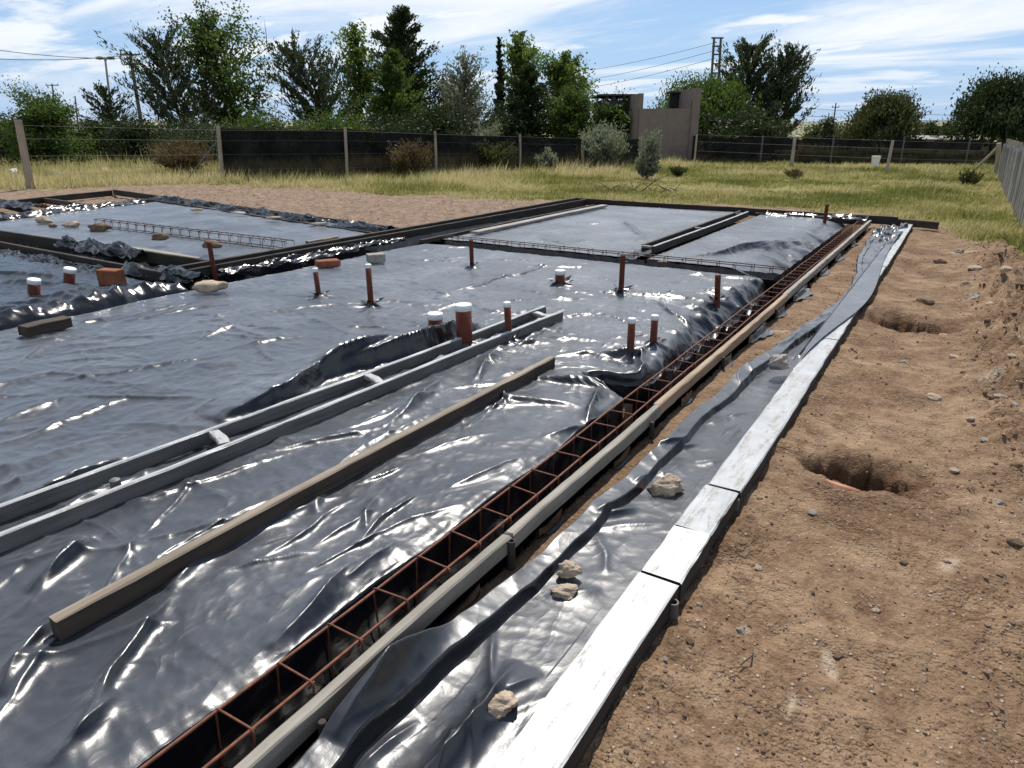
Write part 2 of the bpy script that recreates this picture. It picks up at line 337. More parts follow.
def ground_fields(X, Y):
    r = np.hypot(X, Y)
    wob = 0.7*fbm(X*0.5, Y*0.5, 5, 3)+0.25*fbm(X*2.2, Y*2.2, 6, 2)
    edge = np.interp(X, ex, ey)
    g = sstep(-0.5, 0.5, Y-edge+wob*np.where(X > -1, 0.6, 1.0))
    g = np.maximum(g, sstep(1.0, 1.25, X+0.15*wob)*(Y < 40))
    g = np.maximum(g, sstep(-24, -25, X))
    g = np.maximum(g, sstep(-4, -6, Y))
    far = sstep(40, 120, r)
    z = 0.02*fbm(X*0.8, Y*0.8, 21, 3)*(1-far)+0.013*fbm(X*4.5, Y*4.5, 31, 4, 0.62)*(1-sstep(10, 25, r))
    z = z+0.010*np.maximum(fbm(X*16, Y*16, 41, 3, 0.65), 0)*(1-sstep(5, 10, r))
    z = z-0.03
    z = z+0.03*np.exp(-((X+0.53)/0.09)**2)*(Y > 0)*(Y < 14)*(0.8+0.6*fbm(X*6, Y*6, 45, 3))
    # rubble bank along the right, low heap beyond the far form
    bank = np.exp(-((X-0.62)/0.30)**2)*sstep(3.0, 5.5, Y)*(1-sstep(11.5, 14, Y))
    z = z+bank*(0.07+0.16*np.abs(fbm(X*3.4, Y*3.4, 51, 5, 0.66)))
    heap = np.exp(-((Y-14.5)/0.35)**2)*sstep(-6.5, -5.5, X)*(1-sstep(-0.8, -0.1, X)); z = z+0.06*heap*(0.6+fbm(X*2, Y*2, 61, 3))
    # rough spoil behind the slab
    bk = (1-g)*sstep(9, 10, Y)*sstep(-7.2, -7.6, X); z = z+bk*0.05*np.maximum(fbm(X*2.5, Y*2.5, 71, 4, 0.6), -0.2)
    for (px, py, ax, ay, dp) in PITS:
        dx = X-px; dy = Y-py
        q = np.sqrt((dx/ax)**2+(dy/ay)**2)+0.30*fbm(X*6, Y*6, 81, 4, 0.6)
        z = z-dp*(1-sstep(0.50, 0.64, q))-0.055*(1-sstep(0.7, 1.35, q))*(1+0.8*fbm(X*11, Y*11, 83, 3))+0.02*np.exp(-((q-1.6)/0.3)**2)
    z = np.where((X > -1.27) & (X < -0.72) & (Y > 0) & (Y < 14), z*0.5+0.004, z)
    # under the sheets: flat and lower, trenches deeper
    inside = (X < -1.255) & (Y < 14.05) & (X > -7.3)
    wing = (X <= -7.2) & (Y < 8.1-0.16*(X+7.2)+0.0) & (X > -18) 
    lower = np.where(inside | wing, 1.0, 0.0)
    z = np.where(lower > 0, np.minimum(z, -0.06), z)
    tr = ((X > -1.54) & (X < -1.262) & (Y < 14)) | ((np.abs(Y-7.87) < 0.2) & (X < -1.2) & (X > -6.4)) | ((X > -6.95) & (X < -6.35) & (Y > 4) & (Y < 14)) | ((np.abs(Y-4.5) < 0.35) & (X < -6.4) & (X > -12.5))
    z = np.where(tr, -0.38, z)
    damp = np.where((X > -1.35) & (X < -0.55) & (Y < 5), 0.25, 0.0)*(1-sstep(2.4, 4.5, Y))
    for (px, py, ax, ay, dp) in PITS:
        q = np.sqrt(((X-px)/ax)**2+((Y-py)/ay)**2); damp = np.maximum(damp, 0.85*(1-sstep(0.6, 1.5, q+0.3*fbm(X*6, Y*6, 81, 3))))
    lime = np.zeros_like(X)
    for (qx, qy, la, lb, ro) in LIME:
        dx = X-qx; dy = Y-qy; u_ = (dx*math.cos(ro)+dy*math.sin(ro))/la; v_ = (-dx*math.sin(ro)+dy*math.cos(ro))/lb
        lime = np.maximum(lime, 1-sstep(0.3, 1.1, np.hypot(u_, v_)+0.5*fbm(X*14, Y*14, 93, 3)))
    global LIMEF; LIMEF = lime
    pink = (1-g)*sstep(-6.8, -7.5, X)
    z = z-g*0.03*sstep(14, 20, Y)
    return z, g, damp, pink
def build_ground():
    fa = np.concatenate([np.arange(-48, 48.01, 0.23), np.arange(52, 309, 6.0)])
    ang = np.radians(fa)+math.pi/2+YAW
    ang = math.pi/2+YAW-np.radians(fa)
    rad = np.concatenate([[0.05, 0.3, 0.5], 0.7*np.exp(np.arange(0, math.log(60/0.7), 0.0085)), 60*np.exp(np.linspace(0.1, math.log(7000/60), 26))])
    A, Rr = np.meshgrid(ang, rad); X = Rr*np.cos(A); Y = Rr*np.sin(A)
    z, g, damp, pink = ground_fields(X, Y)
    na, nr = len(ang), len(rad)
    idx = np.arange(na*nr).reshape(nr, na); nx = np.roll(idx, -1, axis=1)
    f = np.stack([idx[:-1], idx[1:], nx[1:], nx[:-1]], -1).reshape(-1, 4)
    me = mesh_np('ground', np.stack([X, Y, z], -1), f, MG, True, {'grassy': g, 'damp': damp, 'pink': pink, 'lime': LIMEF})
    o = obj('ground', me); o['kind'] = 'structure'; return o
build_ground()

# ---- far hills
def build_hills():
    m, t, b = newmat('far_fields')
    v = coords(t, (0.004, 0.004, 0.02)); n = noise(t, v, 1.0, 5, 0.6)
    n2 = noise(t, coords(t, (0.02, 0.02, 0.2)), 1.0, 4, 0.6)
    c = mixc(t, ramp(t, n, [(0.35, 0), (0.65, 1)]), (0.24, 0.21, 0.14), (0.15, 0.17, 0.09))
    c = mixc(t, ramp(t, n2, [(0.55, 0), (0.62, 1)]), c, (0.035, 0.05, 0.035))
    t.links.new(c, b.inputs['Base Color']); b.inputs['Roughness'].default_value = 1
    a = np.linspace(0, 2*np.pi, 361)[:-1]; rr = np.array([900, 1300, 1700, 2100, 2500, 2900, 3400])
    hh = np.array([-3, 3, 10, 19, 29, 36, -20.0])
    A, Rr = np.meshgrid(a, rr); X = Rr*np.cos(A); Y = Rr*np.sin(A)
    Z = hh[:, None]*(0.92+0.18*fbm(X*0.0006, Y*0.0006, 3, 3))
    n_a, n_r = len(a), len(rr); idx = np.arange(n_a*n_r).reshape(n_r, n_a); nx = np.roll(idx, -1, 1)
    f = np.stack([idx[:-1], nx[:-1], nx[1:], idx[1:]], -1).reshape(-1, 4)
    o = obj('hills', mesh_np('hills', np.stack([X, Y, Z], -1), f, m)); o['kind'] = 'structure'
build_hills()

# ================================================================ BLACK SHEETS
class Folds:
    """list of creases on a laid sheet: segment, height, width each side, taper"""
    def __init__(s): s.L = []
    def add(s, a, b, h, wl, wr): s.L.append((a, b, h, wl, wr))      # wl/wr: reach left / right of a->b
    def rand(s, n, x0, x1, y0, y1, amin, amax, hmin, hmax, lmin, lmax, wmin, wmax, seed):
        rs = random.Random(seed)
        for _ in range(n):
            x = rs.uniform(x0, x1); y = rs.uniform(y0, y1); an = R(rs.uniform(amin, amax)); l = rs.uniform(lmin, lmax)
            wd = rs.uniform(wmin, wmax)
            s.add((x, y), (x+l*math.cos(an), y+l*math.sin(an)), rs.uniform(hmin, hmax), wd*rs.uniform(0.6, 1.6), wd*rs.uniform(0.6, 1.6))
    def eval(s, X, Y):
        wx = 0.06*perlin(X*2.1, Y*2.1, 301)+0.008*perlin(X*7, Y*7, 305); wy = 0.06*perlin(X*2.1, Y*2.1, 302)+0.008*perlin(X*7, Y*7, 306)
        X = X+wx; Y = Y+wy; Z = np.zeros_like(X)
        for (a, b, h, wl, wr) in s.L:
            dx, dy = b[0]-a[0], b[1]-a[1]; l = math.hypot(dx, dy)+1e-6; ux, uy = dx/l, dy/l; w = max(wl, wr)*2.6
            mk = (X > min(a[0], b[0])-w) & (X < max(a[0], b[0])+w) & (Y > min(a[1], b[1])-w) & (Y < max(a[1], b[1])+w)
            if not mk.any(): continue
            px = X[mk]-a[0]; py = Y[mk]-a[1]; s_ = (px*ux+py*uy)/l; d = -px*uy+py*ux
            wd = np.where(d > 0, wl, wr); tp = np.clip(np.sin(np.pi*np.clip(s_, 0, 1)), 0, 1)**0.7
            Z[mk] += h*tp*np.exp(-np.abs(d/wd)**1.2)
        return Z
def grid_faces(nv, nu, mask=None):
    i = np.arange(nv*nu).reshape(nv, nu)
    f = np.stack([i[:-1, :-1], i[:-1, 1:], i[1:, 1:], i[1:, :-1]], -1)
    if mask is not None: return f[mask]
    return f.reshape(-1, 4)
def expspace(a, b, n, k):
    u = np.linspace(0, 1, n); return a+(b-a)*(np.exp(k*u)-1)/(math.exp(k)-1)
def wrinkle(X, Y, s, amp=1.0):
    wx = X+0.12*fbm(X*1.4, Y*1.4, s+90, 2); wy = Y+0.12*fbm(X*1.4, Y*1.4, s+91, 2)
    z = 0.009*fbm(wx*0.9, wy*0.7, s, 2)
    z = z+0.005*(ridged(wx*1.5, wy*0.9, s+3, 2, 0.4)-0.6)
    z = z+0.0036*(ridged(wx*2.0+wy*1.6, wy*4.2-wx*0.8, s+5, 2, 0.45)-0.6)
    cr = 0.0
    for i, (fx_, fy_, a_) in enumerate([(3.1, 4.6, 0.0034), (6.3, 8.2, 0.0030), (12.5, 14.0, 0.0024), (23.0, 25.0, 0.0012)]):
        cr = cr+a_*(1 if i == 0 else 1+1.0*sstep(2.6, 5.0, np.hypot(X, Y)))*(0.28-np.abs(perlin(wx*fx_+wy*fy_*0.35, wy*fy_-wx*fx_*0.25, s+200+i)))*(0.35+0.9*np.clip(0.5+fbm(X*1.1, Y*1.1, s+210+i, 2), 0, 1))
    z = z+cr
    return amp*z
PIPES = [  # base px, top px, radius, cap, z of the sheet, what
    (214, 272, 209, 242, 0.026, 0, 0.12, 'bare brown pipe leaning beside the dark timber form at left'),
    (319, 297, 315, 268, 0.024, 1, 0.12, 'thin brown pipe with white cap, leaning, in front of the red brick'),
    (371, 305, 368, 264, 0.026, 1, 0.12, 'tall thin brown pipe with white cap in front of the grey brick'),
    (472, 267, 471, 240, 0.024, 0, 0.12, 'bare brown pipe standing near the long steel cage across the slab'),
    (560, 284, 560, 270, 0.050, 1, 0.12, 'squat wide brown pipe stub with white cap alone in mid slab'),
    (436, 336, 435, 313, 0.055, 1, 0.12, 'wide white capped pipe half hidden behind the black fold'),
    (465, 345, 463, 304, 0.058, 1, 0.12, 'tallest wide brown pipe with white cap behind the ladder form'),
    (509, 340, 507, 302, 0.026, 1, 0.12, 'thin white capped pipe in front of the ladder form'),
    (621, 292, 623, 255, 0.026, 0, 0.12, 'tall bare brown pipe in the middle of the slab'),
    (630, 357, 632, 318, 0.026, 1, 0.12, 'thin white capped pipe rising from the torn sheet, nearer of the pair'),
    (653, 345, 655, 315, 0.026, 1, 0.12, 'thin white capped pipe by the trench, farther of the pair'),
    (717, 302, 718, 275, 0.026, 0, 0.12, 'bare brown pipe close to the far part of the steel trench'),
    (69, 284, 70, 268, 0.052, 1, 0.13, 'squat white capped pipe by the dark timbers at far left, farther one'),
    (34, 295, 34, 279, 0.052, 1, 0.13, 'squat white capped pipe in the dark sheet at far left, nearer one'),
]
def pipe_bumps(X, Y):
    Z = np.zeros_like(X)
    for (bx, by, tx, ty, r, cap, z, _) in PIPES:
        p = P(bx, by, z); d = np.hypot(X-p[0], Y-p[1]); an = np.arctan2(Y-p[1], X-p[0])
        Z += 0.03*np.exp(-(d/(r*2.2))**2)+0.010*np.exp(-(d/0.22)**2)*np.sin(an*5+bx)
    return Z
def edge_x(Y):       # right edge of the main sheet along the trench
    e = -1.478+0.008*np.sin(Y*3.1)+0.01*np.sin(Y*7.7)
    e = e-0.30*np.exp(-((Y-3.78)/0.13)**4)+0.03*np.exp(-((Y-3.35)/0.15)**2)
    return e-0.05*sstep(4.0, 5.0, Y)
def build_main_sheet():
    fo = Folds()
    # long loose folds along the slab in the foreground
    fo.rand(24, -2.1, -1.6, -0.3, 3.3, 50, 135, 0.008, 0.022, 0.2, 0.7, 0.008, 0.020, 1)
    fo.rand(28, -2.8, -2.2, 0.0, 4.2, 40, 130, 0.008, 0.022, 0.3, 0.9, 0.009, 0.024, 2)
    fo.rand(90, -6.0, -2.9, 0.6, 7.4, -35, 60, 0.006, 0.020, 0.3, 1.0, 0.012, 0.04, 3)
    fo.rand(60, -2.9, -1.6, 3.6, 7.6, -30, 60, 0.006, 0.018, 0.2, 0.7, 0.012, 0.03, 4)
    def px(x0, y0, x1, y1, h, a, b): fo.add(tuple(P(x0, y0, 0.12)[:2]), tuple(P(x1, y1, 0.12)[:2]), h, a, b)
    px(178, 590, 70, 740, 0.035, 0.02, 0.03); px(240, 545, 170, 590, 0.03, 0.02, 0.025); px(330, 500, 235, 548, 0.03, 0.02, 0.03)
    px(360, 560, 275, 645, 0.045, 0.03, 0.03); px(400, 545, 350, 580, 0.03, 0.03, 0.02); px(60, 620, 0, 700, 0.05, 0.04, 0.03)
    px(330, 690, 260, 760, 0.03, 0.03, 0.02); px(120, 690, 40, 768, 0.03, 0.03, 0.03); px(150, 470, 60, 520, 0.03, 0.04, 0.04)
    px(95, 545, 20, 590, 0.045, 0.03, 0.05)
    px(540, 376, 660, 398, 0.055, 0.16, 0.018)                     # upper layer ending in a sharp lip
    px(470, 392, 585, 410, 0.03, 0.10, 0.02)
    px(225, 421, 395, 352, 0.13, 0.24, 0.022); px(330, 380, 482, 330, 0.17, 0.24, 0.026)   # black standing flap behind the ladder form
    px(5, 512, 130, 455, 0.06, 0.12, 0.02)
    px(430, 300, 560, 262, 0.03, 0.05, 0.03); px(640, 262, 860, 262, 0.035, 0.04, 0.03); px(660, 268, 800, 272, 0.03, 0.03, 0.03)
    px(625, 293, 700, 300, 0.04, 0.03, 0.02); px(650, 300, 700, 330, 0.035, 0.05, 0.02); px(690, 310, 745, 318, 0.04, 0.06, 0.03)
    px(0, 425, 70, 395, 0.035, 0.03, 0.03); px(20, 365, 90, 320, 0.03, 0.03, 0.03); px(200, 340, 240, 325, 0.03, 0.03, 0.03)
    px(500, 345, 470, 385, 0.04, 0.05, 0.04); px(450, 375, 380, 430, 0.04, 0.05, 0.04); px(420, 370, 300, 420, 0.03, 0.04, 0.03)
    fo.rand(26, -2.05, -1.75, 3.9, 7.5, -28, 32, 0.010, 0.032, 0.25, 0.55, 0.025, 0.055, 6)
    px(655, 395, 668, 352, 0.07, 0.05, 0.05); px(690, 385, 690, 340, 0.06, 0.05, 0.04); px(640, 380, 645, 350, 0.05, 0.04, 0.03); px(590, 425, 596, 385, 0.05, 0.03, 0.03)
    fo.rand(30, -6.0, -2.9, 0.3, 4.5, 60, 120, 0.010, 0.026, 0.4, 1.2, 0.016, 0.04, 9)
    nY, nX = 640, 470
    Yv = expspace(-0.5, 7.72, nY, 1.7); s = expspace(0, 1, nX, 1.9)
    Yg, S = np.meshgrid(Yv, s, indexing='ij')
    xe = edge_x(Yg); X = xe+(-6.36-xe)*S; Yq = Yg
    Z = 0.12+wrinkle(X, Yq, 100)+fo.eval(X, Yq)+pipe_bumps(X, Yq)
    # rounded shoulder towards the trench, slack and low near the far part
    sh = 0.03+0.20*sstep(4.0, 4.8, Yg)*(0.6+0.4*np.sin(Yg*2.3))
    dd = (xe-X); Z = Z-(0.012+0.09*sstep(3.5, 4.2, Yg))*np.exp(-(dd/sh)**2)-0.06*sstep(4.2, 5.0, Yg)*np.exp(-(dd/(sh*0.8))**2)*(1+1.2*fbm(X*3, Yq*4.5, 130, 2))
    Z = Z-0.25*sstep(7.58, 7.70, Yg)          # tucked into the cross trench
    Z = Z-0.03*sstep(0.96, 1.0, S)
    # liner: down the trench wall, over its bottom, up to the timber
    prof = [(0.003, -0.02), (0.006, -0.08), (0.008, -0.16), (0.010, -0.30), (0.02, -0.36), (0.10, -0.365), (0.17, -0.36), (0.190, -0.30), (0.196, -0.18), (0.200, -0.08), (0.203, -0.03)]
    LX = []; LZ = []
    for k, (dx, dz) in enumerate(prof):
        wv = 0.012*fbm(Yv*3+k*0.6, Yv*0+k*0.9, 140, 3)
        base_e = edge_x(Yv); tgt = -1.478+dx
        fx = np.where(k < 5, np.minimum(base_e+dx*1.0+0.0, tgt)+(tgt-np.minimum(base_e+dx, tgt))*(k/5.0), tgt)
        LX.append(fx+wv*(0.3 if k > 8 else 1)); LZ.append(np.minimum(Z[:, 0], 0.12)*(1 if k < 3 else 0)+(0.12 if k >= 3 else 0)+dz+wv)
    LX = np.stack(LX, 1)[:, ::-1]; LZ = np.stack(LZ, 1)[:, ::-1]; LY = np.repeat(Yv[:, None], len(prof), 1)
    X = np.concatenate([LX, X], 1); Z = np.concatenate([LZ, Z], 1); Yq = np.concatenate([LY, Yq], 1)
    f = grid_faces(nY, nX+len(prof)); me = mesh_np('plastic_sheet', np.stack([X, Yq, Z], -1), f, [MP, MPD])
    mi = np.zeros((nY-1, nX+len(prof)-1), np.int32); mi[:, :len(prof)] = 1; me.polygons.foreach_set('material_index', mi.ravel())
    o = obj('plastic_sheet', me)
    tag(o, 'widest wrinkled black plastic sheet covering the middle of the slab', 'plastic sheet', 'black sheets over the slab')
build_main_sheet()
def flat_sheet(label, x0, x1, y0, y1, nx, ny, seed, z0=0.12, shape=None, fold=None, amp=1.0, drop=0.06, mat=None):
    Yv = np.linspace(y0, y1, ny); U = np.linspace(0, 1, nx); Yg, Ug = np.meshgrid(Yv, U, indexing='ij'); X = x0+(x1-x0)*Ug
    Z = z0+wrinkle(X, Yg, seed, amp)
    if fold: Z = Z+fold.eval(X, Yg)
    Z = Z-drop*(1-sstep(0, 0.04, Ug))-drop*(1-sstep(0, 0.04, 1-Ug))
    if shape: X, Yg, Z = shape(X, Yg, Z, Ug)
    o = obj('plastic_sheet', mesh_np('plastic_sheet', np.stack([X, Yg, Z], -1), grid_faces(ny, nx), mat or MP))
    return tag(o, label, 'plastic sheet', 'black sheets over the slab')
fs = Folds(); fs.rand(14, -5.8, -3.6, 8.2, 13.4, -60, 20, 0.008, 0.02, 0.5, 1.6, 0.03, 0.06, 21)
fs.add((-5.0, 11.6), (-3.6, 9.2), 0.04, 0.06, 0.05)
flat_sheet('pale looking black sheet in the far left bay, left of the paired timbers', -6.35, -3.36, 8.02, 13.75, 170, 200, 200, fold=fs, amp=0.8)
fs = Folds()
for k in range(11): fs.add((-2.75+0.13*k, 8.05+0.28*k), (-2.15+0.10*k, 9.6+0.36*k), 0.022+0.012*(k % 3), 0.04, 0.05)
def sh3(X, Y, Z, U):
    q = sstep(0.62, 1.0, U); return X, Y, Z-0.21*q*(0.8+0.5*fbm(X*2, Y*1.6, 222, 2))
flat_sheet('black sheet with diagonal pull folds in the far right bay beside the trench', -3.16, -1.52, 8.02, 13.75, 150, 220, 210, fold=fs, shape=sh3, amp=0.8)
fs = Folds(); fs.rand(40, -15, -7.4, 5.2, 8.4, -30, 40, 0.008, 0.025, 0.4, 1.3, 0.03, 0.06, 23)
def sh4(X, Y, Z, U):
    t = (Y-4.95)/(8.1-4.95); return X, 4.95+t*(3.15-0.16*(X+7.2)), Z
flat_sheet('black sheet in the back bay of the left wing, stones lying on it', -15.2, -7.18, 4.95, 8.1, 260, 120, 220, fold=fs, shape=sh4)
fs = Folds(); fs.rand(26, -9.5, -6.6, 1.2, 4.0, -20, 30, 0.02, 0.05, 0.5, 1.6, 0.03, 0.07, 24)
for k in range(7): fs.add((-6.32, 2.0+0.27*k), (-7.1-0.2*(k % 3), 2.15+0.25*k), 0.05, 0.05, 0.04)
def sh5(X, Y, Z, U):
    rim = np.exp(-((X+6.42)/0.10)**2); Z = Z+rim*(0.055+0.05*fbm(X*2, Y*2.2, 231, 2))+0.03*rim*ridged(X*4, Y*5, 237, 3)-0.30*sstep(3.95, 4.12, Y)
    Z = np.where(X > -6.30, Z-0.10*sstep(-6.32, -6.24, X), Z); return X+0.06*fbm(Y*2.1, Y*0, 233, 2)*sstep(0.9, 1, U), Y, Z+0.02
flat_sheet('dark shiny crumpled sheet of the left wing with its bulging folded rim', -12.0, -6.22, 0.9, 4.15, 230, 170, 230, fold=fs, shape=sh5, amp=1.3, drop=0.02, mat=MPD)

# loose strip between the trench timber and the white boards
def build_strip():
    ny, nu = 760, 140
    Yv = expspace(0.3, 13.75, ny, 1.9); U = np.linspace(0, 1, nu); Yg, Ug = np.meshgrid(Yv, U, indexing='ij')
    kl = np.array([(0.3, -1.215), (0.8, -1.19), (1.5, -1.17), (1.9, -1.13), (2.6, -1.11), (3.4, -1.10), (4.6, -1.06), (5.9, -0.93), (6.8, -0.84), (7.4, -0.79), (8.2, -0.83), (9.2, -0.87), (9.7, -1.00), (11.0, -1.03), (12.5, -1.10), (13.75, -1.10)])
    xl = np.interp(Yv, kl[:, 0], kl[:, 1])
    kr = np.array([(0.3, -0.752), (4.8, -0.750), (5.6, -0.72), (6.4, -0.62), (7.0, -0.555), (7.8, -0.555), (8.6, -0.60), (9.6, -0.66), (11, -0.69), (13.75, -0.66)])
    xr = np.interp(Yv, kr[:, 0], kr[:, 1])
    for _ in range(12): xl = np.convolve(np.pad(xl, 8, 'edge'), np.ones(17)/17, 'valid'); xr = np.convolve(np.pad(xr, 8, 'edge'), np.ones(17)/17, 'valid')
    xl = xl+0.018*fbm(Yv*2.3, Yv*0, 401, 3); X = xl[:, None]+(xr-xl)[:, None]*Ug
    fo = Folds()
    fo.rand(22, -1.05, -0.78, 0.5, 3.2, 40, 150, 0.006, 0.018, 0.1, 0.35, 0.012, 0.03, 41)
    fo.rand(40, -1.0, -0.75, 3.2, 13, 60, 130, 0.006, 0.018, 0.15, 0.6, 0.012, 0.03, 42)
    def px(x0, y0, x1, y1, h, a, b): fo.add(tuple(P(x0, y0, 0.05)[:2]), tuple(P(x1, y1, 0.05)[:2]), h, a, b)
    px(430, 610, 330, 768, 0.10, 0.04, 0.05); px(520, 660, 400, 790, 0.06, 0.04, 0.035); px(590, 470, 480, 590, 0.06, 0.03, 0.06)
    px(640, 500, 600, 520, 0.03, 0.02, 0.03); px(700, 440, 660, 450, 0.02, 0.02, 0.03); px(470, 560, 395, 650, 0.05, 0.03, 0.03); px(380, 680, 300, 760, 0.05, 0.03, 0.03)
    Z = 0.028+wrinkle(X, Yg, 400, 0.55)+fo.eval(X, Yg)
    # rolled-over left edge: a fat fold whose right side hangs in shade
    d = X-xl[:, None]; rw = np.interp(Yv, [0.3, 1.2, 2, 3.3, 5, 6.5, 7.5, 14], [0.15, 0.12, 0.085, 0.09, 0.11, 0.10, 0.07, 0.06])[:, None]
    rw = rw*(1+0.28*fbm(Yg*0.6, Yg*0+4, 413, 2))
    rh = np.interp(Yv, [0.3, 1.0, 1.8, 3.0, 4.5, 6.0, 7.2, 9, 14], [0.075, 0.075, 0.065, 0.055, 0.06, 0.06, 0.035, 0.02, 0.03])[:, None]
    rh = rh*(1+0.30*fbm(Yg*1.2, Yg*0, 411, 3))
    q_ = d/rw; Z = Z+rh*(sstep(-0.02, 0.22, q_)*(1-0.22*np.clip(q_, 0, 1)))*(1-sstep(0.93, 1.10, q_))
    # laid over the white board where the right edge crosses it
    Z = np.maximum(Z, np.where((X > -0.76) & (xr[:, None] > -0.745), 0.078+0.010+0.25*np.maximum(wrinkle(X, Yg, 420), 0), -1))
    Z = np.maximum(Z, np.where(X > -0.80, 0.03+0.06*sstep(-0.82, -0.757, X)*(xr[:, None] > -0.73), -1))
    tb = sstep(-0.90, -0.765, X)*(1-sstep(-0.75, -0.735, xr))[:, None]; Z = Z*(1-tb)+tb*(0.030+0.25*(Z-0.03))
    far = sstep(9.2, 13.0, Yg); Z = Z+far*0.07*np.maximum(fbm(X*5, Yg*2.6, 431, 3), -0.3)
    o = obj('plastic_sheet', mesh_np('plastic_sheet', np.stack([X, Yg, Z], -1), grid_faces(ny, nu), MP))
    tag(o, 'long narrow loose plastic strip with rolled edge beside the white boards', 'plastic sheet', 'black sheets over the slab')
build_strip()
# torn skirts of plastic hanging under the trench timber
ORD = ['nearest', 'second', 'third', 'fourth', 'fifth', 'sixth', 'seventh', 'eighth', 'ninth', 'tenth', 'farthest']
def skirt(y0, y1, wd, seed):
    ny, nu = max(12, int((y1-y0)*40)), 14
    Yv = np.linspace(y0, y1, ny); U = np.linspace(0, 1, nu); Yg, Ug = np.meshgrid(Yv, U, indexing='ij')
    e = np.sin(np.pi*np.clip((Yg-y0)/(y1-y0), 0, 1))**0.5*wd*(0.8+0.5*fbm(Yg*4, Yg*0, seed, 3))
    X = -1.222+Ug*e; Z = 0.045-0.05*sstep(0, 0.45, Ug)+0.012*fbm(X*20, Yg*9, seed+3, 3)+0.018*np.sin(Yg*22+seed)*Ug*0.6
    o = obj('plastic_flap', mesh_np('plastic_flap', np.stack([X, Yg, np.maximum(Z, -0.002)], -1), grid_faces(ny, nu), MP))
    tag(o, ORD[seed-500]+' ragged plastic flap under the long trench timber, counted from the camera', 'plastic flap', 'flaps under the trench timber')
for k, (a, b, wd) in enumerate([(1.15, 1.72, 0.04), (2.15, 2.35, 0.025), (2.9, 3.1, 0.025), (3.9, 4.1, 0.03), (4.7, 5.0, 0.05), (5.5, 6.1, 0.10), (6.4, 6.8, 0.07), (7.2, 7.9, 0.11), (8.7, 9.2, 0.08), (9.8, 10.4, 0.07), (11.2, 11.7, 0.08)]): skirt(a, b, wd, 500+k)

# ================================================================ TIMBER
def plank(name, label, a, b, width, height, mat, cat='timber', group=None, warp=0.006, parent=None, topmat=None, roll=0.0, chips=0.0):
    """a, b: centre of the TOP face at both ends; a box with chamfered edges, slightly bowed and worn"""
    a = np.array(a, float); b = np.array(b, float); L = np.linalg.norm(b-a); n = max(6, int(L/0.12)); rs = np.random.RandomState(abs(hash((round(a[0], 2), round(a[1], 2)))) % 9999)
    hw = width/2; c = min(0.006, hw*0.35)
    sec = [(-hw, -c), (-hw+c, 0), (hw-c, 0), (hw, -c), (hw, -height+c), (hw-c, -height), (-hw+c, -height), (-hw, -height+c)]
    xs = np.linspace(-L/2, L/2, n+1); ph = rs.rand()*6
    bow = warp*np.sin(xs/L*math.pi*1.3+ph); bz = 0.5*warp*np.sin(xs/L*math.pi*2.1+ph*2)
    V = []; Fs = []; MI = []
    for i, x in enumerate(xs):
        for j, (y, z) in enumerate(sec):
            jx = rs.randn()*0.0012+chips*rs.rand()*(j in (0, 1, 2, 3)); V.append((x+(rs.randn()*0.004 if i in (0, n) else 0), y+bow[i]+rs.randn()*0.001-np.sign(y)*jx*0.6, z+bz[i]-abs(jx)))
    for i in range(n):
        for j in range(8):
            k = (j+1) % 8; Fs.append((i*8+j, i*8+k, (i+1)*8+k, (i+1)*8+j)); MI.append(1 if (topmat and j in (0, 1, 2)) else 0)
    Fs += [tuple(range(7, -1, -1)), tuple(range(n*8, n*8+8))]; MI += [0, 0]
    V = [(x, -y, z) for x, y, z in V]
    me = bpy.data.meshes.new(name); me.from_pydata(V, [], Fs); me.materials.append(mat)
    if topmat: me.materials.append(topmat); me.polygons.foreach_set('material_index', MI)
    me.update(); me.validate()
    o = bpy.data.objects.new(name, me); mid = (a+b)/2; d = (b-a)/L
    o.location = mid; o.rotation_euler = Vector(d).to_track_quat('X', 'Z').to_euler()
    link(o, parent)
    if roll: o.rotation_euler.rotate_axis('X', roll)
    if label: tag(o, label, cat, group)
    return o
def stake(label, x, y, z0, z1, r=0.018, hollow=False, mat=None, name='stake', group='stakes holding the forms'):
    mb = MB()
    if hollow:
        mb.tube([(0, 0, z0), (0, 0, z1)], r, 14, cap=False); mb.tube([(0, 0, z1), (0, 0, z0+0.02)], r*0.72, 14, cap=False)
        n = 14; v = []; 
        for k in range(n):
            an = 2*math.pi*k/n
            v += [(r*math.cos(an), r*math.sin(an), z1), (r*0.72*math.cos(an), r*0.72*math.sin(an), z1)]
        mb.add(v, [(2*k, 2*((k+1) % n), 2*((k+1) % n)+1, 2*k+1) for k in range(n)])
    else: mb.tube([(0, 0, z0), (0, 0, z1-0.004), (0, 0, z1)], [r, r, r*0.8], 8)
    o = mb.build(name, mat or M_steel, None, (x, y, 0)); tag(o, label, 'stake', group); return o
